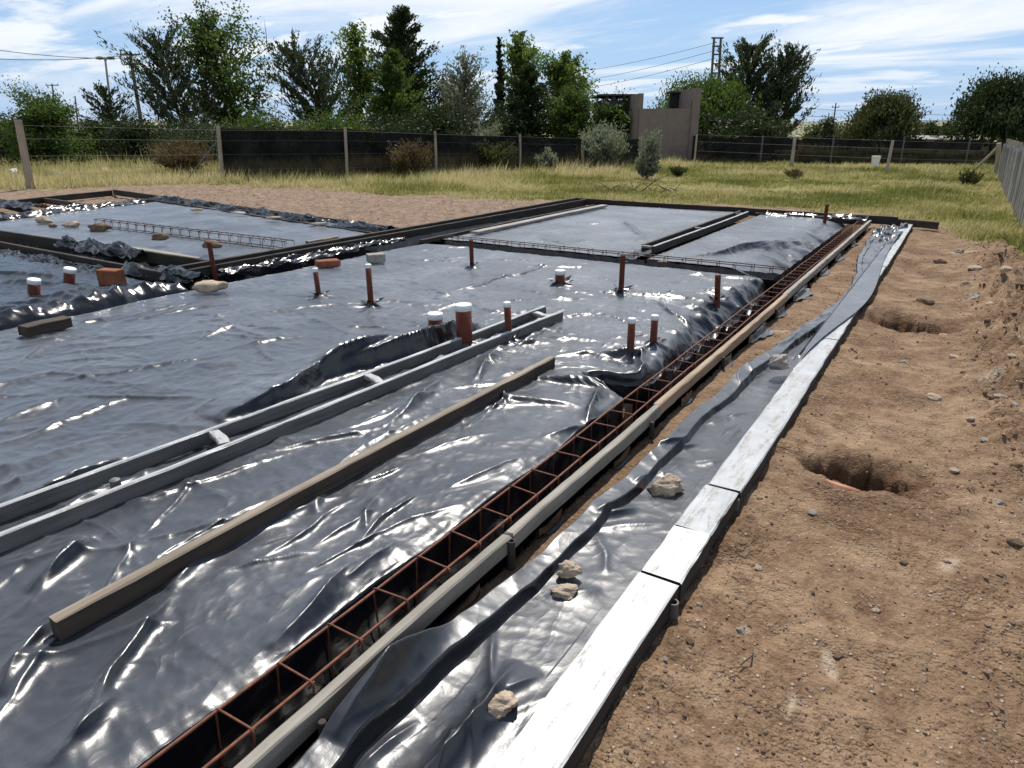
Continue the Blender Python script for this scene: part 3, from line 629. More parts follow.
# white painted boards along the soil
AX = -0.672
ys = [0.35, 2.08, 2.455, 2.87, 5.7, 9.3, 14.0]
labs = ['nearest white painted board at the bottom edge of the picture', 'short white board piece between two joints near the hollow stake', 'short worn white board piece just past the dark joint',
        'long worn grey-white board beside the big loose stone', 'worn grey board where the plastic strip crosses over it', 'farthest worn grey board reaching the far form corner']
for k in range(6):
    g = 0.006 if k == 1 else 0.002
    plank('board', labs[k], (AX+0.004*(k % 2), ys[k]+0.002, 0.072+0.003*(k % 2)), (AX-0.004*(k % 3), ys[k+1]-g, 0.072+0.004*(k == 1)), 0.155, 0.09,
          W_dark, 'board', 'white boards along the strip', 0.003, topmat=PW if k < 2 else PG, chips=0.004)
p = P(672, 600, 0.05); stake('hollow round stake against the white board near its joint', p[0]+0.005, p[1], -0.2, 0.045, 0.020, True)
p = P(734, 497, 0.05); stake('small dark stake beside the worn white board', p[0]+0.012, p[1], -0.2, 0.045, 0.016)
# trench timber (two lengths)
BX = -1.248
plank('timber', 'near length of pale timber on edge along the trench', (BX-0.008, 0.2, 0.122), (BX, 1.955, 0.122), 0.040, 0.075, W_pale, 'timber', 'timbers along the right trench')
plank('timber', 'middle length of tan timber on edge along the trench, past the ringed stake', (BX+0.002, 1.96, 0.124), (BX-0.005, 3.55, 0.122), 0.040, 0.075, W_pale, 'timber', 'timbers along the right trench')
plank('timber', 'brown length of timber along the trench by the pipe pair', (BX-0.005, 3.555, 0.122), (BX-0.005, 6.9, 0.122), 0.042, 0.075, W_tan, 'timber', 'timbers along the right trench')
plank('timber', 'farthest length of timber along the trench to the corner', (BX-0.006, 6.905, 0.121), (BX-0.015, 13.75, 0.125), 0.045, 0.08, W_pale, 'timber', 'timbers along the right trench')
M_poled_ = mat_simple('stake_timber', (0.045, 0.035, 0.028), 0.85, 0.2, 4)
def spacer_stake(x, y, lab): stake(lab, x, y, -0.25, 0.085, 0.013, False, M_poled_)
p = P(508, 540, 0.11); stake('stake with a ring top where two trench timbers meet', p[0]+0.015, p[1], -0.2, 0.112, 0.016, True, M_poled_)
for k, yy in enumerate([0.95, 3.38, 4.75, 6.4, 8.3, 10.3]):
    spacer_stake(-1.212, yy, ORD[k]+' dark stake propping the trench timber, counted from the camera')
# loose plank and ladder form on the slab
a = P(50, 618, 0.205); b = P(552, 356, 0.20)
plank('timber', 'long weathered brown plank lying on edge across the black sheet', (a[0], a[1], 0.205), (b[0], b[1], 0.20), 0.046, 0.080, W_brown, 'timber', topmat=W_top)  # dark sides and pale top: shade and sun put into the colours
lf = empty('ladder_form', (-2.85, 2.9, 0.12), 'long ladder-like form of two paired boards joined by cross blocks', 'formwork')
def rel(o, e):
    o.parent = e; o.matrix_parent_inverse = Matrix.Translation(e.location).inverted() if not any(e.rotation_euler) else e.matrix_world.inverted(); return o
def partplank(e, name, a, b, w_, h_, m_, top=None, **kw):
    o = plank(name, None, a, b, w_, h_, m_, topmat=top, **kw); bpy.context.view_layer.update(); return rel(o, e)
f0 = P(-60, 556, 0.195); f1 = P(562, 311, 0.195); b0 = P(-60, 527, 0.195); b1 = P(545, 306, 0.195)
partplank(lf, 'side_board', f0, f1, 0.030, 0.075, W_ash, PG)
partplank(lf, 'side_board', b0, b1, 0.030, 0.075, W_ash, PG)
def mixp(a, b, t): return a+(b-a)*t
for (x, y) in [(214, 437), (370, 377), (541, 313), (-30, 530)]:
    q = P(x, y, 0.205); t = (q[1]-f0[1])/(f1[1]-f0[1]); pa = mixp(f0, f1, t); pb = mixp(b0, b1, t); d = (pb-pa)
    partplank(lf, 'cross_block', pa+d*0.12+[0, 0, -0.004], pb-d*0.12+[0, 0, -0.004], 0.055, 0.03, W_grey, PG)
q = P(114, 477, 0.2); mb = MB(); mb.tube([(0, 0, -0.05), (0, 0, 0.012), (0, 0, 0.018)], [0.022, 0.022, 0.012], 12); o = mb.build('bolt_head', M_galv); o.location = (q[0], q[1], 0.175); rel(o, lf)
# far edge form
def form(label, a, b, w_, h_, m_, group='dark boards edging the slab', cat='form board', **kw): return plank('form_board', label, a, b, w_, h_, m_, cat, group, **kw)
form('dark board closing the far edge of the slab, left half', (-7.1, 13.98, 0.20), (-3.4, 13.90, 0.20), 0.05, 0.14, W_dark, topmat=W_brown)  # near-black sides under a browner top: side shade is in the colour
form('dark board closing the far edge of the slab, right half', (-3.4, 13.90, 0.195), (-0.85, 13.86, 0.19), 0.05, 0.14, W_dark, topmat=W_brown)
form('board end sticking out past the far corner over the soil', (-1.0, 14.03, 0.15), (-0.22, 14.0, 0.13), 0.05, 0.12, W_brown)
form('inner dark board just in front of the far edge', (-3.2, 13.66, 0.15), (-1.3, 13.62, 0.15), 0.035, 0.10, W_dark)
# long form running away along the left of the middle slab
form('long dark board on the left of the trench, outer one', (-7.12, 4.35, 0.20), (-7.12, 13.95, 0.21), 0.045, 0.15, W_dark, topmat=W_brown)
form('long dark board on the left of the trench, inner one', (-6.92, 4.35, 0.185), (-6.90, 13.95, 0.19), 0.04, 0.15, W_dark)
o = form('grey plank lying along the left side of the far bay', P(408, 237+4, 0.17)*0+np.array([-6.05, 8.55, 0.18]), (-6.10, 13.2, 0.18), 0.14, 0.04, W_grey)
form('brown board leaning into the left trench before the far bay', (-6.55, 7.9, 0.10), (-6.52, 13.6, 0.13), 0.04, 0.12, W_brown)
# pair of timbers between the far bays
pf = empty('ladder_form', (-3.27, 11, 0.12), 'short paired boards running between the two far bays', 'formwork')
partplank(pf, 'side_board', (-3.37, 8.55, 0.21), (-3.40, 13.3, 0.21), 0.035, 0.10, W_dark, W_brown)
partplank(pf, 'side_board', (-3.20, 8.45, 0.21), (-3.22, 13.2, 0.21), 0.035, 0.10, W_dark, PG)
for yy in (8.5, 10.6, 12.9): partplank(pf, 'cross_block', (-3.36, yy, 0.205), (-3.21, yy, 0.205), 0.05, 0.03, W_grey)
# left wing forms
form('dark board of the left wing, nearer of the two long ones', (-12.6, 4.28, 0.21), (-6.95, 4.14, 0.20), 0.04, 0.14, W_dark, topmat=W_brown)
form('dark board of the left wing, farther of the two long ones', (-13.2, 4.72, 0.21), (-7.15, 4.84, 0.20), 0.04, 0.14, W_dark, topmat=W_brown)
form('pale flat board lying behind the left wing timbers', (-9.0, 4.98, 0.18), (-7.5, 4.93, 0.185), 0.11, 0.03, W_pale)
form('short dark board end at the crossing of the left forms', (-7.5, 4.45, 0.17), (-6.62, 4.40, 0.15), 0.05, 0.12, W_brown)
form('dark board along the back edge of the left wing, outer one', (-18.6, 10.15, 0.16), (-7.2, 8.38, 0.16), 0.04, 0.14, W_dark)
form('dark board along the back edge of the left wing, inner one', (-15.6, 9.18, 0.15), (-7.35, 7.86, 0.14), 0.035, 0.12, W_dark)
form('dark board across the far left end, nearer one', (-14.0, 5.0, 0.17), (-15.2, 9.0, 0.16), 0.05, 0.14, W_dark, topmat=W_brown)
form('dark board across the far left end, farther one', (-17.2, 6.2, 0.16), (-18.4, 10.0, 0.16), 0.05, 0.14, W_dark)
form('brown board between the far left forms', (-17.9, 8.1, 0.14), (-14.6, 7.8, 0.14), 0.06, 0.12, W_brown)
form('dark board at the left border of the picture', (-18.5, 7.2, 0.15), (-14.4, 6.6, 0.14), 0.05, 0.12, W_dark)
def liner(label, x0, x1, y0, y1, depth_, along):
    ny, nu = 120, 10
    V = np.linspace(0, 1, ny); U = np.linspace(0, 1, nu); Vg, Ug = np.meshgrid(V, U, indexing='ij')
    Z = 0.09-depth_*np.sin(np.pi*Ug)**0.35+0.015*fbm(Vg*30, Ug*4, int(abs(x0*37+y0*11)) % 900, 3)
    X, Y = (x0+(x1-x0)*Ug, y0+(y1-y0)*Vg) if along == 'y' else (x0+(x1-x0)*Vg, y0+(y1-y0)*Ug)
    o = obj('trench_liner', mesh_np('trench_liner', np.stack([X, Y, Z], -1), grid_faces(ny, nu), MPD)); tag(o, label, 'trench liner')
liner('black plastic lining the cross trench under the long cage', -6.4, -1.5, 7.66, 8.08, 0.30, 'x')
liner('black plastic lining the trench beside the left boards', -6.90, -6.32, 4.1, 13.7, 0.30, 'y')
liner('black plastic lining the far right trench beyond the cross cage', -1.54, -1.26, 7.7, 13.8, 0.36, 'y')
liner('black plastic lining the trench between the left wing boards', -12.4, -6.35, 4.12, 4.86, 0.28, 'x')
liner('black plastic in the gap along the back edge of the left wing', -15.4, -7.2, 8.2, 8.5, 0.05, 'x')

def drape(label, a, b, width, height, seed):
    a = np.array(a, float); b = np.array(b, float); L = np.linalg.norm(b-a); n = max(40, int(L*26)); nu = 22
    V = np.linspace(0, 1, n); U = np.linspace(-1, 1, nu); Vg, Ug = np.meshgrid(V, U, indexing='ij'); d = (b-a)/L; sd = np.array([-d[1], d[0], 0])
    wv = width*(0.75+0.55*fbm(Vg*L*1.3, Vg*0+seed, seed, 3)); h = height*(0.8+0.6*fbm(Vg*L*1.7, Ug*0.8, seed+1, 3))
    lat = Ug*wv*0.5+0.05*fbm(Vg*L*1.9, Ug*1.5, seed+2, 3); Z = 0.10+h*np.clip(np.cos(Ug*1.45), 0, 1)**0.6+0.035*ridged(Vg*L*2.3+Ug, Ug*2.2, seed+3, 3, 0.55)-0.02
    Pn = a[None, None]+d*(Vg*L)[..., None]+sd*lat[..., None]; Pn[..., 2] = Z
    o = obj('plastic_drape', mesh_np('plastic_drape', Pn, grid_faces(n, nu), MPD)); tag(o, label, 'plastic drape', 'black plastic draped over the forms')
drape('crumpled black plastic draped along the back form of the left wing', (-15.6, 9.45, 0), (-7.3, 8.12, 0), 0.42, 0.10, 611)
drape('crumpled black plastic over the far left cross board', (-14.0, 5.2, 0), (-15.1, 8.8, 0), 0.5, 0.11, 613)
drape('crumpled black plastic at the left picture border beyond the cross board', (-18.2, 6.9, 0), (-15.4, 6.9, 0), 0.6, 0.12, 615)
drape('black plastic bunched over the middle of the left wing timbers', (-10.2, 4.75, 0), (-8.3, 4.72, 0), 0.34, 0.15, 617)
drape('black plastic bunched where the left forms cross by the brown pipe', (-7.7, 4.2, 0), (-6.45, 4.25, 0), 0.34, 0.13, 619)
drape('black plastic tucked along the near side of the left wing timbers', (-12.4, 4.05, 0), (-7.8, 3.98, 0), 0.30, 0.07, 621)
drape('black plastic bunched along the trench by the bricks', (-6.72, 4.7, 0), (-6.66, 7.6, 0), 0.26, 0.06, 623)
drape('black plastic tucked along the far edge board of the right bay', (-3.0, 13.72, 0), (-1.3, 13.72, 0), 0.30, 0.07, 625)
# ================================================================ STEEL
def rect_loop(w_, h_, r, n=5):
    pts = []
    for (cx_, cz_, a0) in [(w_/2-r, h_/2-r, 0), (-w_/2+r, h_/2-r, 90), (-w_/2+r, -h_/2+r, 180), (w_/2-r, -h_/2+r, 270)]:
        for k in range(3): an = R(a0+45*k); pts.append((cx_+r*math.cos(an), 0, cz_+r*math.sin(an)))
    return pts
def cage(label, a, b, w_, h_, ztop, step, group=None, loose=0.0, top=None):
    top = top or M_rustd
    a = np.array([*a, 0.0]); b = np.array([*b, 0.0]); L = np.linalg.norm(b-a); rz = math.atan2(b[1]-a[1], b[0]-a[0])-math.pi/2
    e = empty('rebar_cage', (a[0], a[1], ztop-h_/2), label, 'rebar cage', group, rz); rs = random.Random(int(L*100))
    for sx in (-1, 1):
        for sz in (-1, 1):
            mb = MB(); n = int(L/0.5)+2
            mb.tube([(sx*(w_/2-0.008)+rs.uniform(-1, 1)*0.004, L*i/(n-1), sz*(h_/2-0.008)+rs.uniform(-1, 1)*0.004) for i in range(n)], 0.0055, 6); mb.build('long_bar', top if sz > 0 else M_rustd, e, smooth=True)  # lower bars coloured darker to stand for trench shade
    mb = MB(); mb.tube(rect_loop(w_, h_, 0.014), 0.0036, 6, closed=True)
    mb.tube([(w_/2-0.004, 0.006, h_/2-0.004), (w_/2-0.03, 0.01, h_/2-0.045)], 0.0036, 6); me = mb.mesh('stirrup', top, True)
    k = int(L/step)
    for i in range(k+1):
        o = obj('stirrup', me, e, (0, min(L, 0.05+i*step+rs.uniform(-1, 1)*0.01), 0)); o.rotation_euler = (rs.uniform(-1, 1)*(0.05+loose), rs.uniform(-1, 1)*0.04, rs.uniform(-1, 1)*(0.05+loose))
    return e
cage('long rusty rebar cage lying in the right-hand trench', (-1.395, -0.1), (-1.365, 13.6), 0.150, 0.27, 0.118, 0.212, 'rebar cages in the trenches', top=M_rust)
cage('rusty rebar cage lying across the slab in front of the far bays', (-6.05, 7.86), (-1.45, 7.88), 0.14, 0.17, 0.20, 0.20, 'rebar cages in the trenches')
cage('rusty rebar cage on the back bay of the left wing, weighted by stones', (-11.7, 6.05), (-7.25, 6.1), 0.14, 0.13, 0.26, 0.22, 'rebar cages in the trenches', 0.12)

# ================================================================ PIPES
for (bx, by, tx, ty, r, cap, z, lab) in PIPES:
    b_ = P(bx, by, z); zt = zfor(b_, ty); h_ = zt-z; pxm = F/depth((b_[0], b_[1], zt))
    q = np.array([b_[0], b_[1], zt])-[0, 0, CAMH]; xp = 512+F*(q@rt)/(q@fw); off = (tx-xp)/pxm
    e = empty('pipe', (b_[0], b_[1], z), lab, 'pipe', 'pipes rising through the slab')
    tip = np.array([rt[0]*off, rt[1]*off, h_]); ch = 0.035 if r < 0.04 else 0.045
    ax = tip/np.linalg.norm(tip)
    mb = MB(); n = 20 if r > 0.04 else 14
    if cap:
        mb.tube([-0.25*ax, tip-ax*0.004], r, n); mb.build('pipe_body', M_pipe, e, smooth=False)
        mb = MB(); mb.tube([tip-ax*ch, tip-ax*ch+ax*0.002, tip-ax*0.006, tip-ax*0.001, tip], [r*1.05, r*1.10, r*1.10, r*1.04, r*0.6], n); mb.build('cap', M_cap, e)
    else:
        mb.tube([-0.25*ax, tip], r, n, cap=False); mb.build('pipe_body', M_pipe, e)
        mb = MB(); mb.tube([tip-ax*0.08, tip-ax*0.002], r*0.86, n, cap=False)
        u = []; 
        mb.tube([tip-ax*0.02, tip, tip+ax*0.001, tip-ax*0.02], [r, r*1.01, r*0.86, r*0.86], n, cap=False); mb.build('rim', M_pipe, e)
    for c in e.children:
        c.data.polygons.foreach_set('use_smooth', [len(pl.vertices) == 4 for pl in c.data.polygons])
sheet0 = [o for o in bpy.data.objects if o.name == 'plastic_sheet'][0]
for k, i_ in enumerate((1, 2, 3, 4, 7, 8, 9, 10, 11)):
    (bx, by, tx, ty, r, cap, z, lab) = PIPES[i_]; b_ = P(bx, by, z); rs_ = random.Random(900+i_); mb = MB()
    for j in range(5):
        an = j*1.2566+rs_.uniform(-0.4, 0.4); r1 = r*0.95; r2 = r+rs_.uniform(0.05, 0.11); hh_ = rs_.uniform(0.01, 0.045); wd_ = 0.5; c_ = lambda rr, aa, zz: (b_[0]+rr*math.cos(aa), b_[1]+rr*math.sin(aa), z+zz)
        mb.add([c_(r1, an-wd_, 0.035), c_(r1, an+wd_, 0.035), c_((r1+r2)/2, an+wd_*0.5, 0.035+hh_*0.4), c_(r2, an, 0.03+hh_), c_((r1+r2)/2, an-wd_*0.5, 0.03)], [(0, 1, 2), (0, 2, 4), (4, 2, 3)])
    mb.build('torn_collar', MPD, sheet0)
p = P(825, 219, 0.15); stake('thin brown stake standing at the far edge of the slab', p[0], p[1], -0.2, zfor((p[0], p[1]), 204), 0.03, False, M_pipe)
p = P(851, 219, 0.1)

# ================================================================ STONES, BRICKS
def ico(sub):
    import bmesh
    bm = bmesh.new(); bmesh.ops.create_icosphere(bm, subdivisions=sub, radius=1.0)
    v = np.array([q.co[:] for q in bm.verts]); f = np.array([[q.index for q in pl.verts] for pl in bm.faces]); bm.free(); return v, f
ICO = {k: ico(k) for k in (1, 2, 3, 5)}
def rock_mesh(name, size, sub, seed, mat, rough=0.22, cut=0.55):
    v, f = ICO[sub]; v = v.copy(); rs = np.random.RandomState(seed)
    for _ in range(9):                                   # chop flats so that it reads as broken stone
        d = rs.randn(3); d /= np.linalg.norm(d); k = rs.uniform(0.55, 0.88); s_ = v@d; v = v-np.outer(np.maximum(s_-k, 0), d)*0.92
    n = fbm(v[:, 0]*1.3+seed, v[:, 1]*1.3+v[:, 2]*1.7, seed, 3); v = v*(1+rough*n[:, None])
    if sub >= 3:
        n = fbm(v[:, 0]*6+seed, v[:, 1]*6+v[:, 2]*5.3, seed+5, 4, 0.6); v = v*(1+0.045*n[:, None])
    v = v*np.array(size)/2; v[:, 2] = np.maximum(v[:, 2], -size[2]*0.5*cut)
    v[:, 2] += size[2]*0.5*cut
    return mesh_np(name, v, f, mat, sub >= 3)
def rock(label, px_, z, size, seed, mat, sub=5, rz=0.0, group=None, name='stone', cat='stone', dz=0.0):
    p_ = P(px_[0], px_[1], z); o = obj(name, rock_mesh(name, size, sub, seed, mat), None, (p_[0], p_[1], z+dz)); o.rotation_euler = (0, 0, rz); tag(o, label, cat, group); return o
YR = YAW
rock('largest pale stone resting on the plastic strip, flat topped', (664, 493), 0.022, (0.185, 0.14, 0.115), 3, M_stone, rz=YR)
rock('upper rough stone of the two small ones on the plastic strip', (570, 578), 0.028, (0.095, 0.08, 0.07), 5, M_stone, rz=YR, dz=0.012)
rock('lower flat stone of the two small ones on the plastic strip', (566, 596), 0.020, (0.11, 0.075, 0.055), 8, M_stone, rz=YR)
rock('brown stone nearest the camera beside the white board', (501, 713), 0.018, (0.125, 0.095, 0.085), 11, M_stone, rz=YR)
rock('grey stone holding the plastic strip against the worn board', (779, 371), 0.07, (0.19, 0.12, 0.12), 14, M_stone2, rz=YR+0.6, dz=0.02)
rock('rounded pale stone at the corner of the left trench', (212, 291), 0.14, (0.36, 0.22, 0.14), 17, M_stone, 3, rz=YR)
for k, (x, y, s_) in enumerate([(44, 223, 0.30), (53, 227, 0.14), (72, 227, 0.28), (101, 231, 0.32)]):
    rock(['largest of the stones strewn at the far left of the back bay', 'smallest stone at the far left of the back bay', 'flat brown stone between two others in the left back bay', 'stone sitting on the near end of the left rebar cage'][k], (x, y), 0.13, (s_, s_*0.6, s_*0.5), 20+k, M_stone if k % 2 == 0 else M_clod, 3, YR, 'stones weighting the left sheet')
rock('small stone lying on the left rebar cage by the brown pipe', (211, 248), 0.20, (0.28, 0.2, 0.14), 31, M_clod, 3, YR, 'stones weighting the left sheet')
rock('small stone on the middle of the left rebar cage', (160, 240), 0.20, (0.24, 0.18, 0.13), 33, M_clod, 3, YR, 'stones weighting the left sheet')
for k, (x, y) in enumerate([(197, 211), (238, 214), (274, 219), (318, 225)]):
    rock(ORD[k]+' flat stone along the back form of the left wing, from the left', (x, y), 0.16, (0.30, 0.16, 0.07), 41+k, M_stone2 if k % 2 else M_stone, 2, YR, 'stones on the back form')
def brick(label, px_, z, size, mat, rz, tilt=0.0):
    mb = MB(); L, W_, H_ = size; c = 0.008
    v = []; 
    for zz, ins in ((0, c), (c, 0), (H_-c, 0), (H_, c)):
        for sx, sy in ((-1, -1), (1, -1), (1, 1), (-1, 1)): v.append((sx*(L/2-ins)+random.uniform(-1, 1)*0.003, sy*(W_/2-ins)+random.uniform(-1, 1)*0.003, zz))
    f = [(3, 2, 1, 0), (12, 13, 14, 15)]
    for l in range(3):
        for k in range(4): f.append((l*4+k, l*4+(k+1) % 4, (l+1)*4+(k+1) % 4, (l+1)*4+k))
    mb.add(v, f); o = mb.build('brick', mat); p_ = P(px_[0], px_[1], z); o.location = (p_[0], p_[1], z); o.rotation_euler = (tilt, 0, rz); tag(o, label, 'brick', 'loose bricks on the sheets'); return o
brick('orange-red brick lying flat by the left trench', (328, 266), 0.13, (0.26, 0.15, 0.07), M_brick, YR+0.5)
brick('grey brick lying behind the tall capped pipe', (376, 262), 0.13, (0.20, 0.13, 0.10), M_stone2, YR+0.4)
brick('orange-red block wedged in the left wing timbers', (113, 285), 0.13, (0.24, 0.12, 0.16), M_brick, YR-0.3)
plank('wood_block', 'short brown wood block on the rim of the left sheet', P(22, 326, 0.21), P(66, 316, 0.21), 0.12, 0.08, W_brown, 'wood block')
plank('wood_block', 'small tan offcut lying below the red block', P(112, 284, 0.15), P(140, 290, 0.15), 0.06, 0.03, W_tan, 'wood block')
# small hand tool on the sheet
t_ = empty('hand_tool', tuple(P(322, 240, 0.13)), 'small hand tool with pale handle on the back sheet near the left boards', 'tool')
pa = P(307, 243, 0.15); pb = P(322, 240, 0.15); pc = P(338, 237, 0.15); o_ = np.array(t_.location)
mb = MB(); mb.tube([pa-o_, pb-o_], [0.03, 0.022], 8); mb.build('tool_head', M_steel, t_)
mb = MB(); mb.tube([pb-o_, pc-o_], [0.02, 0.017], 8); mb.build('handle', W_tan, t_)
# orange pipe in the near pit
p0 = P(822, 476, 0.0); p1 = P(862, 489, 0.0); o = obj('drain_pipe', None) if False else None
mb = MB(); d_ = p1-p0; mb.tube([d_*0.1, d_*0.95], 0.020, 14); o = mb.build('drain_pipe', M_orange, None, (p0[0], p0[1], -0.030), True); tag(o, 'orange drain pipe end showing at the rim of the near pit', 'pipe')

# rubble on the soil
rs = random.Random(5)
spots = [(877, 604), (742, 623), (690, 640), (760, 497), (813, 508), (840, 648), (955, 470), (1000, 400), (985, 330), (1010, 365), (975, 300), (940, 262), (1000, 290), (965, 285), (1015, 320), (935, 395), (985, 440), (1015, 470), (945, 330), (905, 360), (1005, 345), (990, 310), (960, 250), (1018, 300), (970, 420), (1012, 415), (925, 300), (955, 355), (1000, 500), (1015, 540), (760, 560), (800, 700), (905, 560), (700, 600), (665, 655), (640, 690), (975, 270), (1020, 340), (995, 265)]
SM = [rock_mesh('soil_stone', (1, 0.8, 0.62), 2, 60+k, [M_stone, M_stone2, M_clod][k % 3]) for k in range(9)]
for k, (x, y) in enumerate(spots):
    p_ = P(x, y, 0.0); z = float(ground_fields(np.array([p_[0]]), np.array([p_[1]]))[0][0]); dpt = depth(p_); s_ = rs.uniform(7, 13)/F*dpt
    if x > 920: s_ *= 1.35
    o = obj('soil_stone', SM[k % 9], None, (p_[0], p_[1], z-s_*0.06)); o.scale = (s_, s_, s_*0.8); o.rotation_euler = (0, 0, rs.uniform(0, 6)); 
    tag(o, 'loose stone in the rubble bank at the right edge of the soil' if x > 920 else 'loose pale stone lying on the bare soil right of the white boards', 'stone', 'rubble bank stones' if x > 920 else 'stones on the bare soil')
def gravel():
    v, f = ICO[1]; n = 12000; rs = np.random.RandomState(9)
    r = 1.3*np.exp(rs.rand(n)*math.log(14/1.3)); an = math.pi/2+YAW-np.radians(rs.uniform(-5, 46, n)); X = r*np.cos(an); Y = r*np.sin(an)
    nb = 2500; X2 = 0.62+0.33*rs.randn(nb); Y2 = 3.5+10*rs.rand(nb); X = np.concatenate([X, X2]); Y = np.concatenate([Y, Y2])
    nw = 900; X = np.concatenate([X, rs.uniform(-1.1, -0.8, nw)]); Y = np.concatenate([Y, rs.uniform(1.0, 12, nw)])
    n3 = 3500; X = np.concatenate([X, rs.uniform(-21, -7.3, n3)]); Y = np.concatenate([Y, rs.uniform(8.5, 15, n3)])
    z, g, dmp, pk = ground_fields(X, Y)
    ok = (((X > -0.56) & (X < 1.1)) | ((X > -1.1) & (X < -0.75)) | ((X < -7.3) & (Y > 8.6-0.16*(X+7.2)))) & (g < 0.4)
    X, Y, z = X[ok], Y[ok], z[ok]; n = len(X); rr = np.hypot(X, Y)
    s_ = (0.0020+0.0070*rs.rand(n)**5)*np.where(rr < 5, 1.0, 1.5)*np.where(X > 0.3, 1.6, 1.0)*np.where(X < -7, 1.5, 1)
    a_ = rs.rand(n)*6.28; base = v*(1+0.25*rs.randn(len(v), 1))
    V = base[None]*s_[:, None, None]*np.stack([0.7+0.6*rs.rand(n), 0.7+0.6*rs.rand(n), 0.5+0.4*rs.rand(n)], -1)[:, None, :]
    Vx = V[..., 0]*np.cos(a_)[:, None]-V[..., 1]*np.sin(a_)[:, None]; Vy = V[..., 0]*np.sin(a_)[:, None]+V[..., 1]*np.cos(a_)[:, None]
    V = np.stack([Vx+X[:, None], Vy+Y[:, None], V[..., 2]+z[:, None]+0.001], -1)
    Fc = f[None]+(np.arange(n)*len(v))[:, None, None]
    m, t, b = newmat('gravel'); cc = ramp(t, attr(t, 'tone'), [(0.0, (0.13, 0.08, 0.048)), (0.85, (0.235, 0.158, 0.10)), (1.0, (0.30, 0.225, 0.16))]); t.links.new(cc, b.inputs['Base Color']); b.inputs['Roughness'].default_value = 0.95
    o = obj('gravel', mesh_np('gravel', V.reshape(-1, 3), Fc.reshape(-1, 3), m, False, {'tone': np.repeat(rs.rand(n), len(v))})); o['kind'] = 'stuff'; o['label'] = 'small clods and gravel scattered over the bare soil'
gravel()
mb = MB(); p_ = P(741, 662, 0.0); mb.tube([(0, 0, 0.01), (0.02, 0.05, 0.015), (0.015, 0.10, 0.008)], [0.003, 0.0035, 0.002], 6); o = mb.build('twig', M_bark, None, (p_[0], p_[1], -0.02)); tag(o, 'thin dry twig on the bare soil in the foreground', 'twig')

# ================================================================ VEGETATION
LEAF = {
 'dark': mat_leaf('leaf_dark_green', (0.030, 0.045, 0.018), 0.25), 'mid': mat_leaf('leaf_mid_green', (0.060, 0.095, 0.024), 0.40),
 'bright': mat_leaf('leaf_bright_green', (0.085, 0.130, 0.030), 0.45), 'silver': mat_leaf('leaf_silver', (0.17, 0.19, 0.15), 0.25),
 'olive': mat_leaf('leaf_olive', (0.060, 0.070, 0.030), 0.3), 'brown': mat_leaf('leaf_dry_brown', (0.11, 0.080, 0.045), 0.2), 'blue': mat_leaf('leaf_grey_green', (0.045, 0.062, 0.034), 0.25)}
def leaves_mesh(name, C, Dv, ll, lw, mat, rs, tone):
    n = len(C); t = Dv/np.linalg.norm(Dv, axis=1, keepdims=True); a = rs.randn(n, 3); s_ = np.cross(t, a); s_ /= np.linalg.norm(s_, axis=1, keepdims=True)+1e-9
    l = (ll*(0.6+0.8*rs.rand(n)))[:, None]; w_ = (lw*(0.6+0.8*rs.rand(n)))[:, None]
    V = np.stack([C-t*l/2, C+s_*w_/2-t*l*0.05, C+t*l/2, C-s_*w_/2-t*l*0.05], 1)
    Fc = np.arange(n*4).reshape(n, 4); return mesh_np(name, V.reshape(-1, 3), Fc, mat, False, {'tone': np.repeat(tone, 4)})
LEAFK = 2.4
